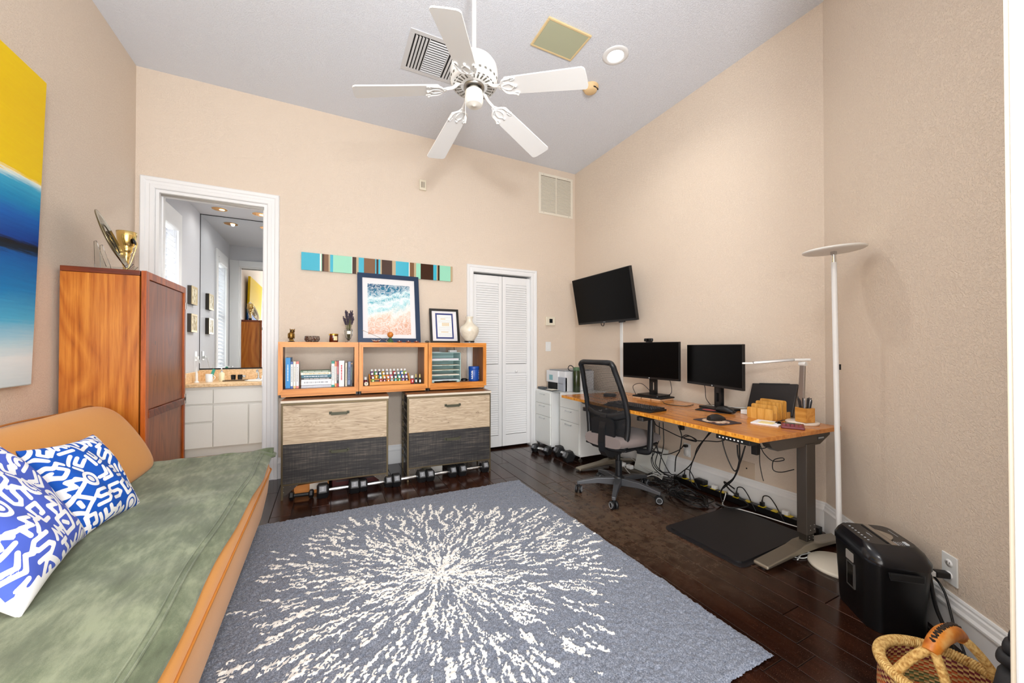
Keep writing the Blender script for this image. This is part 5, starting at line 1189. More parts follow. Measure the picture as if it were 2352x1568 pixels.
# ---------------------------------------------------------------- keyboard, mice, mats
kx = Vector((1.955-1.902-.02, 1.832-2.021, 0)).normalized()   # along the keyboard, left to right
kb0 = Vector((1.955, 1.832, 0))
t = thing('keyboard', 'black full size keyboard on the desk behind the chair', 'keyboard', (2.146, 2.193, 0.7154), math.atan2(-.185, .018))
B((-.225, -.085, .0), (.225, .075, .014), 'case', BLACK, t, bev=.003); B((-.225, -.112, 0), (.225, -.085, .009), 'wrist_lip', BLACK, t, bev=.003)
ks = MB()
for row in range(6):
    x = -.217; y = -.075+row*.0235
    while x < .212:
        wd_ = .0165 if not (row == 0 and -.12 < x < -.03) else .105
        if x+wd_ > .218: break
        ks.box((x, y, .014), (x+wd_, y+.0185, .023+row*.0006)); x += wd_+.0025
stuff(ks.build('keys', M_('key_black', '#1a1b1e', .35), t, bev=.0015))
lg = MB(); r = random.Random(5)
for row in range(6):
    for k in range(21):
        if r.random() < .9: lg.box((-.213+k*.0205, -.066+row*.0235, .0232+row*.0006), (-.208+k*.0205, -.063+row*.0235, .0237+row*.0006))
stuff(lg.build('key_legends', M_('legend_grey', '#8e9299', .5), t))
def mouse(label, loc, rz, s=1.0, m=BLACK):
    t = thing('computer_mouse', label, 'mouse', loc, rz); 
    secs = []
    for k in range(9):
        u = k/8; x = (-.055+.11*u)*s; w_ = .031*s*math.sin(PI*(.12+.76*u))**.5; h = .036*s*(math.sin(PI*(.10+.80*(1-u*.85)))**.7)
        secs.append([(x, w_*math.cos(PI*q/8), .004+h*math.sin(PI*q/8)**.75) for q in range(9)]+[(x, 0, .0)])
    loft(secs).build('shell', m, t); MB().cyl((.028*s, -.004, .028*s), (.028*s, .004, .028*s), .007, 12).build('wheel', M_('wheel_grey', '#3a3c40', .4), t)
    return t
mt1 = MB().prism(rrect(-.10, -.10, .09, .09, .02)[:6]+[(-.02, .115)]+rrect(-.10, -.10, .09, .09, .02)[6:], 0, .003)
t = thing('mouse_pad', 'printed mouse pad with wrist rest at the front of the desk', 'mouse pad', (2.204, 1.559, 0.7154), -.1)
MB().prism(rrect(-.09, -.105, .10, .105, .018), 0, .003).build('pad', M_('brown_black_pad', '#35272a', .7), t)
pf = Mat('printed_pad_face', '#d6bda0', .6); pf.col(pf.ramp(pf.noise(pf.co(), 22, 3, .5, 1), [(.38, '#5a2f2c'), (.46, '#caa489'), (.6, '#e6d6bf'), (.72, '#8c4a40')]))
MB().prism([(.07*math.cos(a)-.005, .085*math.sin(a)) for a in [2*PI*k/24 for k in range(24)]], .003, .0035).build('printed_face', pf.m, t)
mouse('black computer mouse on the printed mouse pad', (2.220, 1.570, 0.7191), 2.9)
t = thing('mouse_pad', 'black mouse pad with red oval below the right monitor', 'mouse pad', (2.579, 1.829, 0.7154), .25)
MB().prism(rrect(-.09, -.12, .10, .12, .03), 0, .003).build('pad', BLACKM, t)
MB().prism([(-.02+.035*math.cos(a), .035+.05*math.sin(a)) for a in [2*PI*k/24 for k in range(24)]], .003, .0035).build('oval_print', M_('red_oval', '#b0504c', .6), t)
mouse('second black mouse at the foot of the right monitor', (2.553, 1.733, 0.7191), 1.6, 1.1)
t = thing('usb_adapter', 'small silver usb adapter with white cable by the right monitor stand', 'adapter', (2.706, 1.966, 0.7154), .5); B((-.03, -.02, 0), (.03, .02, .014), 'hub', STEEL, t, bev=.003)
MB().tube(bez([(-.02, -.02, .012), (-.03, -.10, .012), (.02, -.22, .010), (.05, -.30, .02)], 8), .0035, 6).build('white_cable', WHITE2, t)
t = thing('charger_block', 'white charger block between monitor and file organizer', 'charger', (2.643, 1.644, 0.7154), .1); B((-.025, -.025, 0), (.025, .025, .03), 'block', WHITE2, t, bev=.004)
# round speaker puck left of the monitor riser
t = thing('speaker_puck', 'flat black speaker puck beside the keyboard', 'speaker', (2.431, 2.812, 0.7154), 0); MB().lathe([(.055, 0), (.062, .006), (.060, .02), (.05, .026), (0, .027)], 32).build('body', BLACK, t)

# ---------------------------------------------------------------- desk items at the right end
ox = thing('file_organizer', 'light bamboo desktop file sorter with four dividers', 'organizer', (2.521, 1.401, 0.7154), -.04)
def slot_panel(x, h, nm='divider'): return MB().prism(rrect(0, 0, .165, h, .012, 3), x, x+.009, M=Matrix(((0, 0, 1, 0), (1, 0, 0, 0), (0, 1, 0, 0), (0, 0, 0, 1)))).build(nm, BAMB2, ox, bev=.001)
slot_panel(0, .072, 'front_panel'); slot_panel(.045, .092); slot_panel(.090, .108); slot_panel(.135, .120)
for y in (.004, .152): B((.009, y, 0), (.19, y+.009, .045), 'side_rail', BAMB2, ox)
B((.009, .013, 0), (.19, .152, .008), 'bottom_panel', BAMB2, ox)
lp = thing('laptop', 'closed dark laptop standing behind the bamboo organizer', 'laptop', (2.748, 1.559, 0.7170), 0); lp.rotation_euler = (math.radians(-4), math.radians(27), 0)
B((0, -.15, 0), (.018, .15, .235), 'case', M_('graphite_laptop', '#2f2b2b', .45, .3), lp, bev=.005); B((-.0005, -.10, .222), (.002, .10, .2355), 'hinge_bar', BLACK, lp)
B((.03, -.06, .0), (.05, .06, .10), 'stand_bracket', DKMETAL, lp)
t = thing('paper_pad', 'white notepad with a yellow sticky note on the desk', 'notepad', (2.421, 1.385, 0.7154), .25)
B((-.06, -.08, 0), (.08, .065, .006), 'pad', M_('notepaper', '#eeeef2', .7), t); B((-.045, -.045, .006), (.03, .03, .0075), 'sticky_note', M_('sticky_yellow', '#f0dc9a', .7), t)
t = thing('calculator', 'dark red pocket calculator at the desk front', 'calculator', (2.452, 1.253, 0.7154), math.radians(-62)); 
B((-.055, -.08, 0), (.055, .06, .014), 'case', M_('maroon_plastic', '#6b1f30', .35), t, bev=.004); B((-.042, .022, .0142), (.042, .05, .016), 'display', M_('calc_lcd', '#5d6b60', .2), t)
cb = MB()
for a in range(5):
    for b_ in range(4): cb.box((-.046+a*.019, -.072+b_*.021, .014), (-.033+a*.019, -.058+b_*.021, .0158))
cb.build('keypad', M_('maroon_keys', '#8d3347', .4), t, bev=.001)
dl = thing('desk_lamp', 'folding white and silver led desk lamp reaching over the desk', 'lamp', (2.616, 1.284, 0.7154), 0)
MB().lathe([(.082, 0), (.085, .004), (.085, .012), (.080, .016), (0, .017)], 40).build('base', M_('champagne_white', '#e8ddd0', .35), dl)
SIL = M_('satin_silver', '#b4b1ae', .3, .8)
arm0 = Vector((.045, .03, .016)); top = Vector((.012, .0, .365))
MB().add([tuple(arm0+Vector(p)) for p in ((-.012, -.016, 0), (.012, -.016, 0), (.012, .016, 0), (-.012, .016, 0))]+[tuple(top+Vector(p)) for p in ((-.010, -.013, -.01), (.010, -.013, -.01), (.010, .013, -.01), (-.010, .013, -.01))], [(0, 3, 2, 1), (4, 5, 6, 7), (0, 1, 5, 4), (1, 2, 6, 5), (2, 3, 7, 6), (3, 0, 4, 7)]).build('arm', SIL, dl, bev=.002)
MB().cyl(tuple(top+Vector((-.0, -.018, -.0))), tuple(top+Vector((0, .018, 0))), .014, 18).build('pivot', WHITE2, dl)
hd = Vector((-.195, .25, -.010)).normalized(); hp = hd.cross(Vector((0, 0, 1))).normalized()
s0_, s1_ = top-hd*.04+Vector((0, 0, .018)), top+hd*.31+Vector((0, 0, .002))
def barp(p, q, w0, w1, h): 
    v = [p-hp*w0, p+hp*w0, q+hp*w1, q-hp*w1]; return MB().add([tuple(x) for x in v]+[tuple(x+Vector((0, 0, h))) for x in v], [(0, 3, 2, 1), (4, 5, 6, 7), (0, 1, 5, 4), (1, 2, 6, 5), (2, 3, 7, 6), (3, 0, 4, 7)])
barp(s0_, s0_+hd*.085, .010, .020, .014).build('head_joint', WHITE2, dl, bev=.005, seg=3)
barp(s0_+hd*.085, s1_-hd*.05, .021, .021, .016).build('light_bar', SIL, dl, bev=.003)
barp(s1_-hd*.05, s1_+hd*.01, .018, .012, .011).build('end_cap', WHITE2, dl, bev=.004, seg=3)
pc_ = thing('pen_cup', 'square light bamboo pen cup full of black pens', 'pen holder', (2.584, 1.253, 0.7339), -.25)
mb = MB()
for a in ((-.034, -.034, .034, -.028), (-.034, .028, .034, .034), (-.034, -.028, -.028, .028), (.028, -.028, .034, .028)): mb.box((a[0], a[1], 0), (a[2], a[3], .085))
mb.box((-.028, -.028, 0), (.028, .028, .006)).build('cup', wood('bamboo_cup', '#d9a052', '#c88a3a', '#a96c26', 'Y', 6, .4, bands=4), pc_, bev=.001)
r = random.Random(9); penc = [('#15161a', 'black'), ('#15161a', 'black'), ('#dfe1e6', 'white'), ('#17181c', 'black'), ('#1a1a1e', 'black'), ('#8d9096', 'grey'), ('#15161a', 'black'), ('#202228', 'black'), ('#e9e9ec', 'white')]
for k, (c_, nm) in enumerate(penc):
    a = 2*PI*k/9; bx, by = .014*math.cos(a), .014*math.sin(a); tx_, ty_ = .030*math.cos(a)+.0, .034*math.sin(a); h = .125+.018*r.random()
    t = thing('pen', {0: 'black pen leaning furthest right in the cup', 1: 'black pen at the rear right of the cup', 2: 'white capped pen at the back of the cup', 3: 'black pen at the rear left of the cup', 4: 'black pen leaning left in the cup', 5: 'grey pen at the near left of the cup', 6: 'black pen at the front of the cup', 7: 'dark pen at the front right of the cup', 8: 'pale pen between two black pens in the cup'}[k], 'pen', (2.584, 1.253, .742), 0, 'pens in the bamboo cup')
    p0_, p1_ = Vector((bx, by, 0)), Vector((tx_, ty_, h)); MB().cyl(p0_, p0_.lerp(p1_, .93), .0045, 8).build('barrel', M_('pen_barrel', c_, .35), t); MB().cyl(p0_.lerp(p1_, .93), p1_, .0032, 8).build('tip', M_('pen_tip', '#2b2c31' if nm != 'grey' else '#c9ccd0', .3), t)
t = thing('cable_adapter', 'black usb cable adapter lying beside the pen cup', 'cable', (2.537, 1.342, 0.7154), .3)
MB().tube(bez([(.08, -.04, .01), (.03, .01, .012), (-.03, .0, .02), (-.06, .03, .008)], 6), .003, 6).box((-.075, .02, 0), (-.045, .034, .010)).build('cable', BLACK, t)
t = thing('sticky_pad', 'tan sticky pad half under the white lamp base', 'notepad', (2.495, 1.316, 0.7154), .5); B((-.04, -.04, 0), (.04, .04, .006), 'pad', M_('tan_pad', '#e2c2a0', .7), t)
# cables on the desk top
for k, (pts, lab) in enumerate((([(2.664, 2.706, 0.7202), (2.643, 2.727, 0.8100), (2.664, 2.643, 0.8418), (2.706, 2.579, 0.7783), (2.706, 2.558, 0.7466)], 'thin black cable arching up behind the left monitor'), ([(2.685, 2.431, 0.7466), (2.716, 2.347, 0.7783), (2.706, 2.347, 0.8840), (2.674, 2.368, 0.9369)], 'black cable rising to the back of the left monitor'), ([(2.590, 2.325, 0.7191), (2.495, 2.199, 0.7191), (2.537, 2.061, 0.7191), (2.664, 2.082, 0.7191)], 'thin cable looping on the desk between the monitors'), ([(2.748, 1.987, 0.7191), (2.716, 2.008, 0.7783), (2.706, 2.008, 0.8629), (2.674, 2.008, 0.9158)], 'black cable hanging behind the right monitor'))):
    tag(MB().tube(bez(pts, 8), .0028, 6).build('cable', BLACK), lab, 'cable', 'cables on the desktop')

# ---------------------------------------------------------------- television on its arm, cord cover
tv_ = thing('television', 'black flat television tilted down on a wall mount', 'television', (2.70, 3.25, 1.72), -PI/2); tv_.rotation_euler = (math.radians(10.5), 0, -PI/2)
B((-.475, -.01, -.272), (.475, .025, .265), 'housing', BLACK, tv_, bev=.003); B((-.468, -.0115, -.250), (.468, -.009, .258), 'screen', GLOSSB, tv_)
B((-.30, .025, -.22), (.30, .055, .10), 'rear_case', BLACK, tv_, bev=.01); B((-.02, -.0125, -.264), (.015, -.010, -.258), 'badge', M_('tv_badge', '#8d9093', .4), tv_); B((.22, -.012, -.283), (.30, .01, -.272), 'sensor_bar', BLACK, tv_, bev=.002)
MB().tube(bez([(-.10, .02, -.26), (-.09, .02, -.30), (-.06, .02, -.305), (-.045, .02, -.27), (-.05, .02, -.24)], 6), .004, 6).build('loose_cable', BLACK, tv_)
t = thing('wall_mount', 'black articulated television wall mount', 'bracket'); B((2.865, 3.15, 1.55), (XR-.001, 3.35, 1.9), 'wall_plate', BLACKM, t); B((2.765, 3.22, 1.66), (2.866, 3.28, 1.76), 'arm', BLACKM, t)
t = thing('cord_cover', 'white cord cover running down the wall below the television', 'cord cover'); B((XR-.014, 3.115, .60), (XR-.0005, 3.150, 1.52), 'raceway', WHITE2, t, bev=.002)

# ---------------------------------------------------------------- office chair
oc = thing('office_chair', 'black mesh back office chair with taupe seat at the desk', 'chair', (2.13, 2.36, 0), math.radians(10))
GRA = M_('graphite_plastic', '#56585c', .4, .35); BP = M_('chair_black_plastic', '#17191c', .38)
for k in range(5):
    a = math.radians(149.8-10+72*k); T = Matrix.Rotation(a, 4, 'Z')
    MB().add([tuple(T @ Vector(p)) for p in ((.02, -.028, .075), (.02, .028, .075), (.02, .028, .135), (.02, -.028, .135), (.17, -.021, .085), (.17, .021, .085), (.17, .021, .128), (.17, -.021, .128), (.335, -.014, .068), (.335, .014, .068), (.335, .014, .092), (.335, -.014, .092))],
        [(0, 4, 5, 1), (1, 5, 6, 2), (2, 6, 7, 3), (3, 7, 4, 0), (4, 8, 9, 5), (5, 9, 10, 6), (6, 10, 11, 7), (7, 11, 8, 4), (8, 11, 10, 9), (0, 1, 2, 3)]).build('base_arm', GRA, oc, bev=.004)
    cs = MB().cyl(T @ Vector((.322, 0, .045)), T @ Vector((.322, 0, .08)), .010, 10); cc = T @ Vector((.322, 0, 0)); sw = Matrix.Translation((cc.x, cc.y, .0305)) @ Matrix.Rotation([.6, 1.2, 2.2, .2, 2.8][k], 4, 'Z') @ Matrix.Rotation(PI/2, 4, 'X')
    for s in (-1, 1): cs.lathe([(.022, s*.006 if s > 0 else -.026), (.030, s*.008 if s > 0 else -.024), (.030, .024 if s > 0 else -.008), (.022, .026 if s > 0 else -.006)], 22, M=sw)
    o = cs.build('caster', BP, oc)
    MB().torus((0, 0, .0255), .021, .003, 22, 6, M=sw).torus((0, 0, -.0255), .021, .003, 22, 6, M=sw).build('caster_rim', M_('grey_rim', '#8a8d91', .4), o)
MB().lathe([(.045, .07), (.048, .14), (.032, .15)], 24).lathe([(.026, .15), (.026, .27)], 20).lathe([(.015, .27), (.015, .40)], 16).build('gas_column', BP, oc)
MB().box((-.12, -.07, .375), (.12, .07, .41)).box((-.02, -.20, .385), (.03, .20, .40)).build('mechanism', BP, oc, bev=.006)
# seat cushion
sec = []
for k in range(15):
    u = k/14; x = -.20+.535*u; w_ = .245*(math.sin(PI*(.10+.82*u))**.28); zt = .502+.012*math.sin(PI*u)-.045*max(0, (u-.72)/.28)**1.6; zb = .410-.0*u
    ring = []
    for q in range(20):
        a = 2*PI*q/20; cx_, cz_ = math.cos(a), math.sin(a); ring.append((x, w_*abs(cx_)**.6*(1 if cx_ > 0 else -1), (zt+zb)/2+(zt-zb)/2*abs(cz_)**.6*(1 if cz_ > 0 else -1)))
    sec.append(ring)
loft(sec).build('seat', SEATF, oc)
B((-.17, -.20, .398), (.25, .20, .415), 'seat_pan', BP, oc, bev=.006)
def tb(z):   # how far back the frame is at height z
    P = [(.36, -.15), (.42, -.145), (.55, -.135), (.65, -.139), (.78, -.168), (.95, -.228), (1.07, -.275)]
    for (z0, a), (z1, b) in zip(P, P[1:]):
        if z <= z1: return a+(b-a)*(z-z0)/(z1-z0)
    return P[-1][1]
def hw(z): return (.172 if z < .65 else .172-.012*(z-.65)/.4)+.026*math.sin(min(max((z-.40)/.60, 0), 1)*PI)
per = []
for z in np.linspace(.44, 1.035, 22): per.append((tb(z), -hw(z), z))
for a in np.linspace(0, PI/2, 5)[1:]: per.append((tb(1.06), -hw(1.035)+.03*(1-math.cos(a)), 1.035+.03*math.sin(a)))
for s in np.linspace(-.12, .12, 7): per.append((tb(1.07)-.012*(1-(s/.2)**2), s, 1.067))
for a in np.linspace(PI/2, 0, 5)[:-1]: per.append((tb(1.06), hw(1.035)-.03*(1-math.cos(a)), 1.035+.03*math.sin(a)))
for z in np.linspace(1.035, .44, 22): per.append((tb(z), hw(z), z))
for a in np.linspace(0, PI/2, 5)[1:]: per.append((tb(.42), hw(.44)-.035*(1-math.cos(a)), .44-.035*math.sin(a)))
for s in np.linspace(.12, -.12, 7): per.append((tb(.40)-.02*(1-(s/.2)**2), s, .402))
for a in np.linspace(PI/2, 0, 5)[:-1]: per.append((tb(.42), -hw(.44)+.035*(1-math.cos(a)), .44-.035*math.sin(a)))
MB().tube(per, .0205, 10, closed=True).build('back_frame', BP, oc)
cb_ = [(tb(.67+.04*(1-(s/.19)**2)*-1)-.030*(1-(s/.19)**2), s, .685-.045*(1-(s/.19)**2)) for s in np.linspace(-.192, .192, 15)]
MB().tube(cb_, .017, 8, flat=1.9).build('cross_bar', BP, oc)
st_ = MB()
for z in np.arange(.425, 1.05, .0058):
    h = hw(z)-.008; pts = [(tb(z)-.034*(1-(s/h)**2), s, z-.004*(1-(s/h)**2)) for s in np.linspace(-h, h, 9)]
    vs_ = [(p[0], p[1], p[2]-.0017) for p in pts]+[(p[0], p[1], p[2]+.0017) for p in pts]; st_.add(vs_, [(i, i+1, 10+i, 9+i) for i in range(8)], 0, True)
for s in np.linspace(-.170, .170, 36):
    pts = [(tb(z)-.034*(1-min((s/hw(z))**2, 1))-.001, s, z) for z in np.linspace(.42, 1.05, 14)]
    vs_ = [(p[0], p[1]-.0011, p[2]) for p in pts]+[(p[0], p[1]+.0011, p[2]) for p in pts]; st_.add(vs_, [(i, i+1, 15+i, 14+i) for i in range(13)], 0, True)
stuff(st_.build('mesh_backrest', M_('mesh_black', '#16171a', .6), oc))
MB().prism(rrect(-.115, .47, .115, .635, .05), .0, .016, M=Matrix.Translation((tb(.56)-.045, 0, 0)) @ Matrix(((0, 0, -1, 0), (1, 0, 0, 0), (0, 1, 0, 0), (0, 0, 0, 1)))).build('lumbar_pad', BP, oc, bev=.004)
MB().prism([(-.150, .70), (-.185, .66), (-.205, .56), (-.215, .44), (-.205, .375), (-.175, .335), (-.12, .318), (.0, .33), (.0, .372), (-.11, .362), (-.15, .375), (-.168, .42), (-.165, .55), (-.150, .63), (-.135, .66)], -.030, .030, M=Matrix(((1, 0, 0, 0), (0, 0, -1, 0), (0, 1, 0, 0), (0, 0, 0, 1)))).build('back_spine', BP, oc, bev=.010, seg=3)
lm_ = MB()
for z in np.arange(.43, .655, .0062):
    h = hw(z)-.008; pts = [(tb(z)-.016*(1-(s/h)**2), s, z) for s in np.linspace(-h, h, 7)]
    vs_ = [(p[0], p[1], p[2]-.0026) for p in pts]+[(p[0], p[1], p[2]+.0026) for p in pts]; lm_.add(vs_, [(i, i+1, 8+i, 7+i) for i in range(6)], 0, True)
stuff(lm_.build('lumbar_mesh', bpy.data.materials['mesh_black'], oc))
for s in (-1, 1):
    MB().prism([(-.10, s*.27-.030), (.06, s*.27-.038), (.135, s*.27-.030), (.145, s*.27), (.135, s*.27+.030), (.06, s*.27+.038), (-.10, s*.27+.030), (-.11, s*.27)], .640, .668).build('arm_pad', BP, oc, bev=.010, seg=3)
    MB().tube(bez([(.04, s*.27, .642), (.03, s*.272, .55), (.015, s*.275, .43), (.01, s*.26, .392), (.0, s*.18, .385)], 6), .024, 10, flat=.75).build('arm_post', BP, oc)
MB().cyl((.06, -.20, .392), (.08, -.30, .385), .006, 8).box((.065, -.33, .38), (.095, -.29, .39)).build('height_lever', BP, oc)

# ---------------------------------------------------------------- white drawer units with the printer
def drawer_unit(label, Y0, Y1, X0, rz=0):
    t = thing('drawer_unit', label, 'cabinet', (X0, Y0, 0), rz, 'white drawer units'); W_ = Y1-Y0
    B((.012, 0, .062), (.50, W_, .686), 'carcass', WHITE2, t, bev=.002)
    for z0, z1 in ((.535, .665), (.395, .530), (.080, .390)):
        d = B((0, .018, z0), (.014, W_-.018, z1), 'drawer', M_('gloss_white_front', '#e6e9e6', .12), t, bev=.001)
        cy = W_/2+.0; MB().box((-.020, cy-.055, z1-.030), (-.014, cy+.055, z1-.024)).box((-.018, cy-.055, z1-.032), (.001, cy-.049, z1-.022)).box((-.018, cy+.049, z1-.032), (.001, cy+.055, z1-.022)).build('handle', CHROME, d, bev=.001)
    for x in (.03, .46):
        for y in (.03, W_-.03): MB().cyl((x, y-.010, .020), (x, y+.010, .020), .020, 16).cyl((x, y, .03), (x, y, .062), .006, 8).build('caster', STEEL, t)
    return t
drawer_unit('far white gloss drawer unit carrying the printer next to the closet', 3.597, 3.955, 2.262, .0)
drawer_unit('near white gloss drawer unit partly under the desk', 3.135, 3.510, 2.315, 0)
pr_ = thing('printer', 'white laser printer with a small screen on the drawer units', 'printer', (2.37, 3.50, .687), 0)
PW = M_('printer_white', '#e3e5e8', .4); PG = M_('printer_grey', '#a7adb8', .4)
B((.02, 0, .0), (.42, .37, .225), 'body', PW, pr_, bev=.006); B((0, .12, .09), (.03, .365, .225), 'front_panel', PW, pr_, bev=.004); B((-.001, .225, .115), (.001, .30, .175), 'touch_screen', M_('cyan_screen', '#7fb0b8', .2), pr_)
B((.001, .155, .012), (.022, .33, .088), 'paper_slot', BLACKM, pr_); B((.0, .0, .0), (.05, .118, .16), 'side_module', PG, pr_, bev=.006); B((.02, .01, .225), (.40, .33, .238), 'scanner_lid', M_('printer_lid_grey', '#8e939a', .4), pr_, bev=.003)
B((-.0015, .02, .085), (.0, .10, .088), 'seam', DARK, pr_)
t = thing('paper_tray', 'dark grey printer output tray with a sheet on the drawer unit', 'tray', (2.27, 3.80, .687), 0); MB().prism([(0, -.22), (.09, -.24), (.10, .10), (.02, .12)], 0, .006).build('tray', M_('tray_grey', '#5c6165', .5), t); B((.0, -.20, .012), (.10, -.08, .014), 'sheet', PAPER, t); B((.0, -.02, .006), (.06, .10, .03), 'guide', M_('tray_guide', '#4a4f53', .5), t, bev=.003)
wb = thing('water_bottle', 'dark olive water bottle with strap lid beside the printer', 'bottle', (2.50, 3.44, .687), 0)
MB().lathe([(.040, 0), (.043, .006), (.043, .225), (.036, .238), (.034, .24)], 32).build('body', Mat('olive_bottle', '#27341a', .2, coat=.15).m, wb); MB().lathe([(.037, .238), (.039, .242), (.039, .268), (.034, .274), (0, .276)], 28).build('lid', M_('olive_lid', '#4e6b4e', .5), wb)
MB().tube(bez([(-.03, 0, .262), (-.05, .02, .29), (-.075, .03, .29), (-.09, .03, .26), (-.07, .02, .235), (-.040, 0, .232)], 6), .005, 6).build('strap', BLACK, wb)
vs_m = MB().box((-.043, -.0445, .03), (-.038, -.02, .035))
t = thing('paper_sheet', 'pale grey sheet lying in front of the printer side module', 'paper', (2.275, 3.50, .687), 0); B((0, 0, 0), (.09, .07, .003), 'sheet', M_('grey_sheet', '#c2c8c4', .4), t)

# ---------------------------------------------------------------- standing mat
am = thing('standing_mat', 'black rubber anti fatigue mat on the floor under the desk', 'mat', (2.345, 1.53, 0), .02)
MB().prism(rrect(-.36, -.26, .36, .26, .05, 6), .0005, .006).prism(rrect(-.335, -.235, .335, .235, .04, 6), .006, .016).build('mat', M_('black_rubber_mat', '#1c1a1c', .5), am, bev=.003)

# ---------------------------------------------------------------- floor lamp
fp = thing('floor_lamp', 'slim white torchiere lamp with a flat disc head in the corner', 'lamp', (2.475, 1.04, 0), 0)
MB().lathe([(.135, 0), (.138, .004), (.138, .014), (.132, .019), (.02, .024), (0, .024)], 56).build('base', M_('cream_enamel', '#dcd5c5', .35), fp)
MB().cyl((0, 0, .02), (-.016, .010, 1.64), .0125, 20).build('pole', WHITE, fp); MB().cyl((-.016, .010, 1.64), (-.0165, .0105, 1.692), .0105, 18).box((-.030, .0, 1.68), (-.006, .02, 1.700)).build('swivel', CHROME, fp)
MB().lathe([(0, -.006), (.05, -.007), (.128, -.006), (.136, -.001), (.136, .005), (.131, .008), (0, .009)], 64, M=Matrix.Translation((-.0165, .0105, 1.705)) @ Matrix.Rotation(math.radians(-3), 4, 'Y')).build('disc_head', M_('lamp_head_white', '#e6e4de', .4), fp)
MB().box((.010, -.006, 1.06), (.014, .006, 1.09)).build('touch_switch', BLACK, fp)
tag(MB().tube(bez([(2.80, 1.36, .012), (2.62, 1.22, .008), (2.52, 1.25, .006), (2.46, 1.22, .008), (2.36, 1.21, .006), (2.40, 1.17, .006), (2.48, 1.175, .010), (2.40, 1.19, .012), (2.34, 1.175, .008), (2.44, 1.19, .02), (2.50, 1.15, .008)], 8), .003, 6).build('lamp_cord', WHITE2), 'coiled white lamp cord on the floor by the lamp base', 'cord')

# ---------------------------------------------------------------- paper shredder
sh = thing('paper_shredder', 'black paper shredder standing on the floor by the angled wall', 'shredder', (2.018, .750, 0), math.atan2(-.655, .755))
SHB = M_('shredder_black', '#0e0e10', .33); SHG = M_('shredder_gloss', '#15161a', .2)
def ring(x0, y0, x1, y1, r, z, fb=0):
    p = rrect(x0, y0, x1, y1, r, 5); return [(x, y-(fb*(1-((x-(x0+x1)/2)/((x1-x0)/2))**2) if y < (y0+y1)/2 else 0), z) for x, y in p]
W_, D_ = .226, .275
loft([ring(.012, .02, W_-.008, D_-.012, .045, .001, .02)[::-1], ring(.010, .016, W_-.006, D_-.01, .045, .02, .022)[::-1], ring(.0, .0, W_, D_, .045, .285, .028)[::-1]]).build('bin', SHB, sh)
loft([ring(-.003, -.003, W_+.003, D_+.003, .047, .286, .029)[::-1], ring(-.003, -.003, W_+.003, D_+.003, .047, .305, .029)[::-1], ring(.008, .020, W_-.006, D_-.006, .045, .332, .020)[::-1], ring(.022, .060, W_-.016, D_-.016, .035, .347, .004)[::-1]]).build('head', SHG, sh)
Tt = .3475
B((.105, .075, Tt-.001), (.113, D_-.03, Tt+.0015), 'paper_slot', BLACKM, sh)
B((.114, .060, Tt-.001), (.134, D_-.02, Tt+.003), 'slot_cover', M_('bronze_grey', '#8f8478', .35, .4), sh, bev=.001)
MB().prism([(.134, .10), (.134, .20)]+[(.134+.032*math.sin(PI*k/10), .20-.10*k/10) for k in range(1, 10)], Tt, Tt+.004).build('cd_cover', M_('bronze_grey2', '#9a8f80', .3, .4), sh, bev=.001)
ic = MB()
for k in range(7): ic.lathe([(.0042, 0), (.0042, .0008), (0, .0009)], 12, M=Matrix.Translation((.047, .088+k*.022, Tt)))
ic.prism([(.042, D_-.018-.004), (.052, D_-.022), (.047, D_-.012)], Tt, Tt+.0008).build('warning_icons', M_('icon_grey', '#b9bcc0', .4), sh)
ct_ = MB()
for a in range(3):
    for b_ in range(4): ct_.box((.145+a*.008, .068+b_*.008, Tt), (.149+a*.008, .070+b_*.008, Tt+.0006))
for k in range(5): ct_.box((.139, .064+k*.007, Tt), (.142, .069+k*.007, Tt+.0006))
stuff(ct_.build('panel_markings', M_('icon_grey2', '#c9ccd0', .4), sh)); B((.168, .066, Tt), (.180, .094, Tt+.006), 'slide_switch', M_('switch_grey', '#c3cad0', .35), sh, bev=.002)
stuff(MB().box((.080, .125, Tt), (.082, .165, Tt+.0006)).box((.076, .15, Tt), (.086, .152, Tt+.0006)).box((.188, .15, Tt), (.190, .21, Tt+.0006)).build('printed_marks', M_('icon_grey3', '#b5b8bc', .4), sh))
B((-.0045, .10, .235), (-.001, .15, .272), 'warning_sticker', M_('sticker_grey', '#9b9690', .5), sh); B((-.003, .095, .12), (.004, .148, .228), 'window_frame', M_('window_edge', '#4d4c4a', .3), sh); B((-.0035, .102, .127), (-.0025, .141, .221), 'window_pane', M_('dark_window', '#161514', .1), sh)
B((.055, -.0335, .247), (.165, -.020, .272), 'pull_recess', BLACKM, sh, bev=.003)
MB().tube([(.05, -.030, .274), (.055, -.033, .246), (.165, -.030, .246), (.17, -.026, .274)], .0015, 5).build('recess_lip', M_('lip_grey', '#2e2f33', .3), sh)

# ---------------------------------------------------------------- outlets and cords on the angled wall
def wall_pt(s, z, off=0): 
    p = A0+wd*s-wn*off; return Vector((p.x, p.y, z))
oa = thing('wall_outlet', 'white duplex outlet low on the angled wall beside the shredder', 'outlet', wall_pt(.95-.035, .280), math.atan2(wd.y, wd.x))
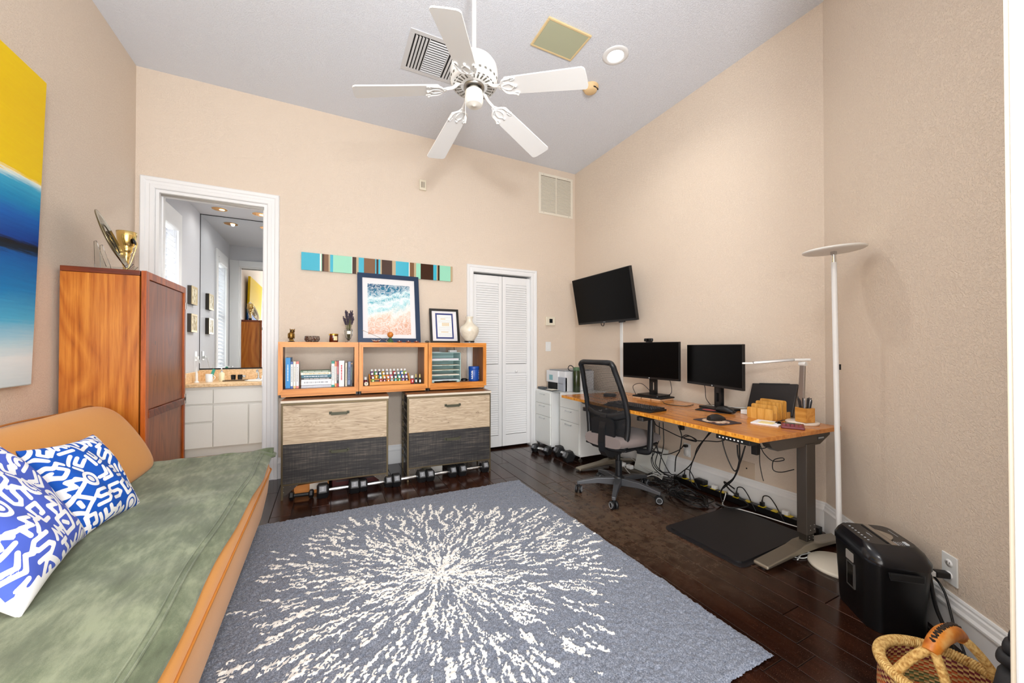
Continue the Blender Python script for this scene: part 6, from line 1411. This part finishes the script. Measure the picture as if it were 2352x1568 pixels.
# local x along wall, local -y... room side is +y after rotation
sgn = 1 if (Matrix.Rotation(math.atan2(wd.y, wd.x), 4, 'Z') @ Vector((0, 1, 0))).dot(-wn) > 0 else -1
B((-.036, 0, -.058), (.036, sgn*.006, .058), 'plate', WHITE2, oa, bev=.002)
for z in (-.024, .024): 
    MB().lathe([(.017, 0), (.017, .003), (0, .0032)], 20, M=Matrix.Translation((0, sgn*.005, z)) @ Matrix.Rotation(-sgn*PI/2, 4, 'X'), sx=1, sy=.85).build('socket', WHITE, oa)
    MB().box((-.007, sgn*.008, z-.002), (-.005, sgn*.0088, z+.006)).box((.005, sgn*.008, z-.002), (.007, sgn*.0088, z+.006)).build('socket_slots', BLACKM, oa)
plg = thing('power_plug', 'black plug with white bands pushed into the angled wall outlet', 'plug', wall_pt(.915, .256, .0), math.atan2(wd.y, wd.x))
B((-.015, sgn*.009, -.012), (.015, sgn*.055, .012), 'plug_body', BLACK, plg, bev=.004); B((-.012, sgn*.055, -.010), (.012, sgn*.075, .010), 'white_collar', WHITE2, plg, bev=.003)
MB().tube(bez([(0, sgn*.07, 0), (.03, sgn*.085, -.025), (.04, sgn*.075, -.12), (.07, sgn*.06, -.20), (.085, sgn*.055, -.246), (.12, sgn*.05, -.249)], 8), .0065, 8).build('thick_cord', BLACK, plg)
tag(MB().tube(bez([wall_pt(.78, .275, .07), wall_pt(.86, .25, .05), wall_pt(.93, .20, .035), wall_pt(1.0, .10, .05), wall_pt(1.06, .006, .06), wall_pt(.95, .006, .09), wall_pt(.80, .006, .06), wall_pt(.70, .006, .04)], 10), .004, 8).build('cord', BLACK), 'thin black cord curving down the angled wall baseboard', 'cord')
tag(MB().tube(bez([wall_pt(.62, .012, .04), wall_pt(.82, .012, .045), wall_pt(.97, .012, .07), wall_pt(1.05, .012, .05)], 10), .005, 8).build('cord', BLACK), 'black cord lying on the floor along the angled wall', 'cord')
# outlets below the desk on the right wall
for (px, py, w_, h_, lab, kk) in ((1579, 1033, .07, .115, 'white outlet below the desk holding a round night light and plug', 0), (1716, 1078, .12, .12, 'blank beige cover plate on the wall below the desk', 1)):
    p = on(px, py, 0, XR); t = thing('wall_plate', lab, 'outlet', (XR, p.y, p.z), 0); B((-.006, -w_/2, -h_/2), (0, w_/2, h_/2), 'plate', WHITE2 if kk == 0 else M_('beige_plate', '#cdb9a2', .5), t, bev=.002)
    if kk == 0:
        MB().lathe([(.024, 0), (.026, .006), (.022, .014), (0, .016)], 28, M=Matrix.Translation((-.006, -.0, -.02)) @ Matrix.Rotation(-PI/2, 4, 'Y'), sx=1.35).build('night_light', WHITE2, t); B((-.04, -.014, .028), (-.006, .014, .05), 'plug', BLACK, t, bev=.004)
    else: MB().sphere((-.006, 0, .01), .006, 8).build('cable_hole', BLACKM, t)

# ---------------------------------------------------------------- power strip and its plugs
ps = thing('power_strip', 'long black power strip with yellow sockets along the baseboard', 'power strip')
ya, yb = on(1889, 1210, 2, .045).y, on(1553, 1090, 2, .045).y; sx = 2.775
B((sx, ya, .004), (sx+.045, yb, .046), 'body', M_('strip_black', '#0d0d0e', .4), ps, bev=.002)
YEL = M_('yellow_socket', '#e3c81a', .45)
for cx, cy in ((690, 335), (745, 358), (828, 392), (910, 420), (980, 445), (1090, 485), (1185, 517), (1290, 560), (1390, 598), (1510, 635)):
    p = on(1380+cx/3.459, 1000+cy/3.459, 2, .047); B((sx+.002, p.y-.019, .046), (sx+.043, p.y+.019, .049), 'socket', YEL, ps)
def strip_y(cx, cy): return on(1380+cx/3.459, 1000+cy/3.459, 2, .047).y
for cx, cy, lab in ((675, 335, 'black plug in the strip below the tangled cables'), (1090, 485, 'black plug in the middle of the power strip'), (1290, 560, 'black plug near the right end of the power strip')):
    y = strip_y(cx, cy); t = thing('power_plug', lab, 'plug', (sx+.022, y, .048), 0, 'plugs in the long power strip'); MB().box((-.013, -.012, 0), (.013, .012, .03)).build('body', BLACK, t, bev=.003); MB().cyl((0, 0, .028), (0, 0, .045), .007, 10, r1=.0045).build('strain_relief', BLACK, t)
    MB().tube(bez([(0, 0, .04), (0, -.01, .075), (-.005, -.05, .085), (-.01, -.09, .05), (-.03, -.13, .01), (-.03, -.16, -.04)], 6), .0038, 7).build('cord', BLACK, t)
t = thing('power_adapter', 'large black power adapter on the strip below the desk', 'adapter', (sx+.022, strip_y(820, 380), .048), 0); B((-.03, -.045, 0), (.03, .045, .04), 'block', BLACK, t, bev=.01)
for cx, cy, lab in ((920, 420, 'pale charger plug left of the looped black cord'), (1050, 470, 'clear plug by the middle black plug'), (1470, 630, 'clear plug at the end of the power strip')):
    t = thing('power_plug', lab, 'plug', (sx+.022, strip_y(cx, cy), .048), 0, 'plugs in the long power strip'); B((-.016, -.02, 0), (.016, .02, .028), 'body', WHITE2, t, bev=.006)
# second strip, bronze coloured, left of it behind the chair
t = thing('power_strip', 'grey metal power strip behind the chair with white chargers', 'power strip', (2.55, 2.62, 0), .0)
p0_, p1_ = on(1403, 1062, 2, .03), on(1500, 1098, 2, .03); ang = math.atan2((p1_-p0_).y, (p1_-p0_).x); t.location = (p0_.x, p0_.y, 0); t.rotation_euler = (0, 0, ang); Ls = min((p1_-p0_).length, .75)
B((0, -.025, .001), (Ls, .025, .04), 'body', M_('grey_metal_strip', '#6d675d', .45, .5), t, bev=.003)
for u in (.30, .48): B((Ls*u-.03, -.02, .04), (Ls*u+.03, .022, .075), 'charger', WHITE2, t, bev=.006)
# white paper folder leaning on the wall under the desk
t = thing('leaning_panel', 'pale folder leaning on the wall behind the tangled cables', 'folder', (2.70, 2.62, .002), 0); t.rotation_euler = (0, math.radians(18), 0); B((0, -.18, 0), (.012, .16, .26), 'folder', M_('pale_folder', '#cfd2cc', .5), t)

# ---------------------------------------------------------------- hanging and tangled cables
def cpx(pts, xp, r, lab, m=BLACK, n=7, wob=.0, grp='cables hanging below the desk'):
    P = []
    for k, (cx, cy) in enumerate(pts):
        q = on(1380+cx/4.055, 740+cy/4.055, 0, xp[k] if isinstance(xp, (list, tuple)) else xp); q.z = max(q.z, .006); P.append(q)
    return tag(MB().tube(bez(P, n), r, 7).build('cable', m), lab, 'cable', grp)
cpx([(720, 960), (752, 1060), (735, 1190), (700, 1260), (690, 1390)], 2.60, .0045, 'thick black cable dropping left of the wall outlet')
cpx([(500, 925), (520, 960), (620, 1010), (750, 1070), (880, 1100), (1000, 1105), (1090, 1110), (1150, 1098)], 2.35, .0035, 'black cable strung sideways to the controller')
cpx([(760, 1065), (800, 1050), (880, 1085), (885, 1110), (820, 1095), (770, 1075), (830, 1060), (890, 1100)], 2.35, .0035, 'looped bundle of black cable below the desk')
cpx([(1025, 1025), (905, 1160), (870, 1260), (830, 1330), (760, 1390), (690, 1440)], 2.55, .004, 'black cable slanting left from the desk middle')
cpx([(1010, 1025), (925, 1150), (865, 1270), (828, 1400), (850, 1500), (930, 1560)], 2.58, .004, 'black cable curving down to the floor at the desk middle')
cpx([(1130, 1060), (1142, 1150), (1190, 1290), (1250, 1385), (1300, 1300), (1345, 1150)], 2.30, .0038, 'black cable hanging in a deep v below the controller')
cpx([(1270, 1140), (1275, 1230), (1290, 1330), (1230, 1465), (1140, 1545)], 2.55, .0045, 'thick black cable falling from the controller')
cpx([(1345, 1150), (1310, 1260), (1280, 1340)], 2.45, .0045, 'second thick cable right of the falling one')
cpx([(1390, 1120), (1440, 1165), (1530, 1170), (1580, 1115)], 2.15, .0025, 'thin black cable sagging under the desk corner')
cpx([(1482, 1130), (1480, 1300), (1500, 1420), (1515, 1478)], 2.45, .0025, 'thin black cable hanging free with a small plug end')
cpx([(1482, 1140), (1520, 1220), (1600, 1290), (1700, 1285), (1690, 1262), (1610, 1285), (1605, 1372), (1680, 1395), (1800, 1370)], 2.55, .0028, 'thin black cable zigzagging to the right desk leg')
cpx([(770, 1145), (735, 1185), (640, 1225), (580, 1230)], 2.75, .004, 'black cord from the wall outlet plug')
for k, (pts, lab) in enumerate((([(440, 1130), (500, 1200), (470, 1270), (490, 1350), (560, 1420)], 'leftmost cable of the bundle under the seat'), ([(500, 920), (505, 1050), (530, 1200), (510, 1320), (600, 1420)], 'second cable from the left in the bundle'), ([(545, 930), (540, 1100), (480, 1230), (510, 1350), (640, 1440)], 'crossing cable in the middle of the bundle'), ([(580, 930), (585, 1130), (560, 1260), (550, 1380), (640, 1400)], 'straight right hand cable of the bundle'), ([(505, 1140), (560, 1250), (640, 1400), (700, 1420)], 'slanting cable crossing the whole bundle'))):
    cpx(pts, 2.50, .0038, lab, n=6)
tag(MB().box((2.47, 2.03, .54), (2.50, 2.06, .69)).build('power_brick', BLACK, bev=.004), 'upright black power brick hanging under the desk', 'adapter')
tag(MB().box((2.33, 1.385, .53), (2.36, 1.42, .60)).tube([(2.345, 1.39, .60), (2.345, 1.38, .68)], .006).tube([(2.345, 1.41, .60), (2.345, 1.42, .68)], .006).build('cable_plug', BLACK, bev=.004), 'black moulded plug hanging below the controller', 'plug')
r = random.Random(31); tg_ = []
tl = ['black cable coil %s' % s for s in ('nearest the chair base', 'at the back of the tangle', 'lying lowest in the tangle', 'on top of the tangle', 'at the right end of the tangle', 'spreading left of the tangle')]
c0 = on(1545, 1125, 2, 0)
for k in range(6):
    P = []; cx, cy = c0.x+r.uniform(-.08, .10), c0.y+r.uniform(-.22, .22)
    for q in range(16):
        a = q*1.05+r.random()*.5; rad = r.uniform(.05, .12); P.append((min(cx+rad*math.cos(a), 2.765), cy+rad*1.5*math.sin(a), .008+.05*r.random()*(1 if q % 2 else .3)))
    tag(MB().tube(bez(P, 5), .0036, 6).build('cable_coil', BLACK), tl[k], 'cable', 'tangled cables on the floor under the desk')
for k, (pts, lab) in enumerate((([(1430, 1065), (1445, 1085), (1470, 1098), (1500, 1090), (1520, 1100)], 'white cable below the chair seat near the grey strip'), ([(1450, 1052), (1480, 1075), (1510, 1088), (1540, 1095)], 'thin white cable running along the grey strip'))):
    tag(MB().tube(bez([on(a, b, 2, .05) for a, b in pts], 7), .0035, 6).build('cable', WHITE2), lab, 'cable', 'white cables under the desk')
tag(MB().tube(bez([(sx+.02, strip_y(985, 450), .05), (2.76, strip_y(1000, 470), .06), (2.72, 1.86, .03), (2.62, 1.80, .022), (2.66, 1.70, .024), (2.70, 1.55, .024), (2.72, 1.42, .024), (2.78, 1.33, .01), (2.80, 1.28, .006)], 9), .0035, 6).build('cable', WHITE2), 'white cable crossing the mat towards the lamp', 'cable')
tag(MB().tube(bez([on(1380+cx/3.459, 1000+cy/3.459, 0, 2.66) for cx, cy in ((1100, 60), (1100, 200), (1060, 330), (980, 400), (950, 470), (975, 560))]+[Vector((2.58, 1.83, .03)), Vector((2.62, 1.74, .028)), Vector((2.72, 1.68, .05)), Vector((2.70, 1.80, .12)), Vector((2.72, 1.86, .16)), Vector((2.78, 1.82, .11))], 8), .0055, 8).build('cable', BLACK), 'thickest black cable looping onto the standing mat', 'cable')

# ---------------------------------------------------------------- woven basket
bk = thing('woven_basket', 'round multicoloured straw basket with a leather wrapped handle', 'basket', (1.62, .430, 0), 0)
def weave(name, rows):
    m = Mat(name, '#caa05a', .7); x, y, z = m.xyz(m.co('Object'))
    ang = m.math('MULTIPLY', m.math('ARCTAN2', y, x), 36/(2*PI)); row = m.math('MULTIPLY', z, 125); rf = m.math('FLOOR', row)
    sh_ = m.math('FRACT', m.math('ADD', ang, m.math('MULTIPLY', rf, .5))); on_ = m.math('GREATER_THAN', sh_, .5)
    cr = m.ramp(m.math('FRACT', m.math('MULTIPLY', z, 3.45)), rows, True); straw = m.ramp(m.noise(m.co('Object', (1, 1, 6)), 40, 3), [(.3, '#b98d48'), (.7, '#e2c48a')])
    m.col(m.mix(on_, cr, straw))
    h = m.math('ADD', m.math('ABSOLUTE', m.math('SUBTRACT', m.math('FRACT', row), .5)), m.math('ABSOLUTE', m.math('SUBTRACT', sh_, .5))); m.bump(h, .003, .8); return m.m
WV = weave('coloured_straw_weave', [(0, '#a3442a'), (.10, '#6c7648'), (.22, '#c9552a'), (.34, '#6c7648'), (.46, '#c25a2c'), (.60, '#6f1c22'), (.78, '#c9a15c'), (.84, '#6b1a20')])
RB = .155
MB().lathe([(.09, .002), (.120, .03), (.140, .08), (.146, .13), (.144, .18), (.140, .216), (.133, .216), (.137, .18), (.138, .13), (.132, .08), (.112, .035), (.085, .012), (0, .010)], 72).build('body', WV, bk)
STRAW = Mat('coiled_straw', '#d3a656', .65); STRAW.col(STRAW.ramp(STRAW.noise(STRAW.co(), 120, 3), [(.3, '#a9752c'), (.65, '#e6c57f')]))
rim = MB().torus((0, 0, .222), .140, .013, 64, 10); rim.build('rim_core', STRAW.m, bk)
wr = MB(); 
N_ = 150
for k in range(N_):
    a = 2*PI*k/N_; T = Matrix.Translation((.140*math.cos(a), .140*math.sin(a), .222)) @ Matrix.Rotation(a, 4, 'Z') @ Matrix.Rotation(.35, 4, 'X') @ Matrix.Rotation(PI/2, 4, 'X')
    wr.torus((0, 0, 0), .0135, .0028, 12, 5, M=T)
stuff(wr.build('rim_wrapping', STRAW.m, bk))
# handle: arch over the basket, direction roughly across the view
hdv = Vector((.985, -.10, 0)).normalized(); hs_ = []
for k in range(25):
    u = -1+2*k/24; hs_.append(hdv*(.140*u)+Vector((0, 0, .222+.125*(1-abs(u)**2.6))))
LEA = Mat('orange_tan_leather', '#cf7a22', .42); LEA.col(LEA.ramp(LEA.noise(LEA.co(), 22, 4), [(.3, '#a9520f'), (.5, '#d8842a'), (.72, '#e8b36a')])); LEA.bump(LEA.noise(LEA.co('Object', (1, 1, 1)), 90, 2), .001, .5)
MB().tube(hs_[5:20], [.018+.005*math.sin(PI*k/14) for k in range(15)], 14).build('leather_grip', LEA.m, bk)
zg = MB()
for k in range(16):
    p = hs_[6+int(k*.8)].lerp(hs_[7+int(k*.8)], (k*.8) % 1); zg.box((-.0035, -.006, -.002), (.0035, .006, .003), M=Matrix.Translation(p+Vector((0, 0, .0222))) @ Matrix.Rotation(math.atan2(hdv.y, hdv.x)+(.6 if k % 2 else -.6), 4, 'Z'))
zg.build('leather_stitching', M_('black_lacing', '#2b221c', .6), bk)
side = Vector((-hdv.y, hdv.x, 0))
for e in (0, 1):
    q0 = hs_[6 if e == 0 else 18]; u = -1 if e == 0 else 1
    for s in (-1, 1):
        q2 = hdv*(u*.125)+side*(s*.062)+Vector((0, 0, .218)); n_ = 18; leg = [q0.lerp(q2, k/n_)+Vector((0, 0, .012*math.sin(PI*k/n_))) for k in range(n_+1)]
        lg_ = MB().tube(leg, .010, 8)
        for k in range(1, 3*n_): 
            p = leg[k//3].lerp(leg[k//3+1], (k % 3)/3); d = (leg[k//3+1]-leg[k//3]).normalized(); lg_.torus((0, 0, 0), .0105, .0018, 10, 4, M=Matrix.Translation(p) @ d.to_track_quat('Z', 'Y').to_matrix().to_4x4())
        lg_.build('handle_strand', STRAW.m, bk)

# ---------------------------------------------------------------- black padded floor seat beside the door jamb
fs = thing('folded_floor_seat', 'black ribbed padded seat folded by the door jamb', 'floor seat', (0, 0, 0), 0)
BN = Mat('black_nylon', '#1b1c20', .6); BN.bump(BN.noise(BN.co(), 300, 2), .0006, .5)
rib = None; P0_ = Vector((1.450, .283, .01)); P1_ = Vector((1.50, .238, .56)); dd = P1_-P0_
def blob(c, d, l, w_, th): 
    x = d.normalized(); y = Vector((0, -1, 0)); y = (y-x*y.dot(x)).normalized(); z = x.cross(y)
    s = []
    for k in range(9):
        a = -PI/2+PI*k/8; rr_ = math.cos(a)**.45 if math.cos(a) > 1e-6 else 0.02
        s.append([c+x*(l/2*math.sin(a))+y*(w_/2*(.82+.18*rr_)*math.copysign(abs(math.cos(b))**.4, math.cos(b)))+z*(th/2*rr_*math.copysign(abs(math.sin(b))**.7, math.sin(b))) for b in [2*PI*q/20 for q in range(20)]])
    return loft([[tuple(p) for p in r_] for r_ in s])
blob(P0_+dd*.36, dd, .40, .12, .075).build('lower_pad', BN.m, fs)
for k in range(5):
    blob(P0_+dd*(.755+.052*k)+Vector((0, -.004*k, 0)), dd, .034, .122-.006*k, .072).build('rib', BN.m, fs)
blob(P0_+dd*1.06+Vector((0, -.03, 0)), dd, .08, .085, .05).build('top_flap', BN.m, fs)
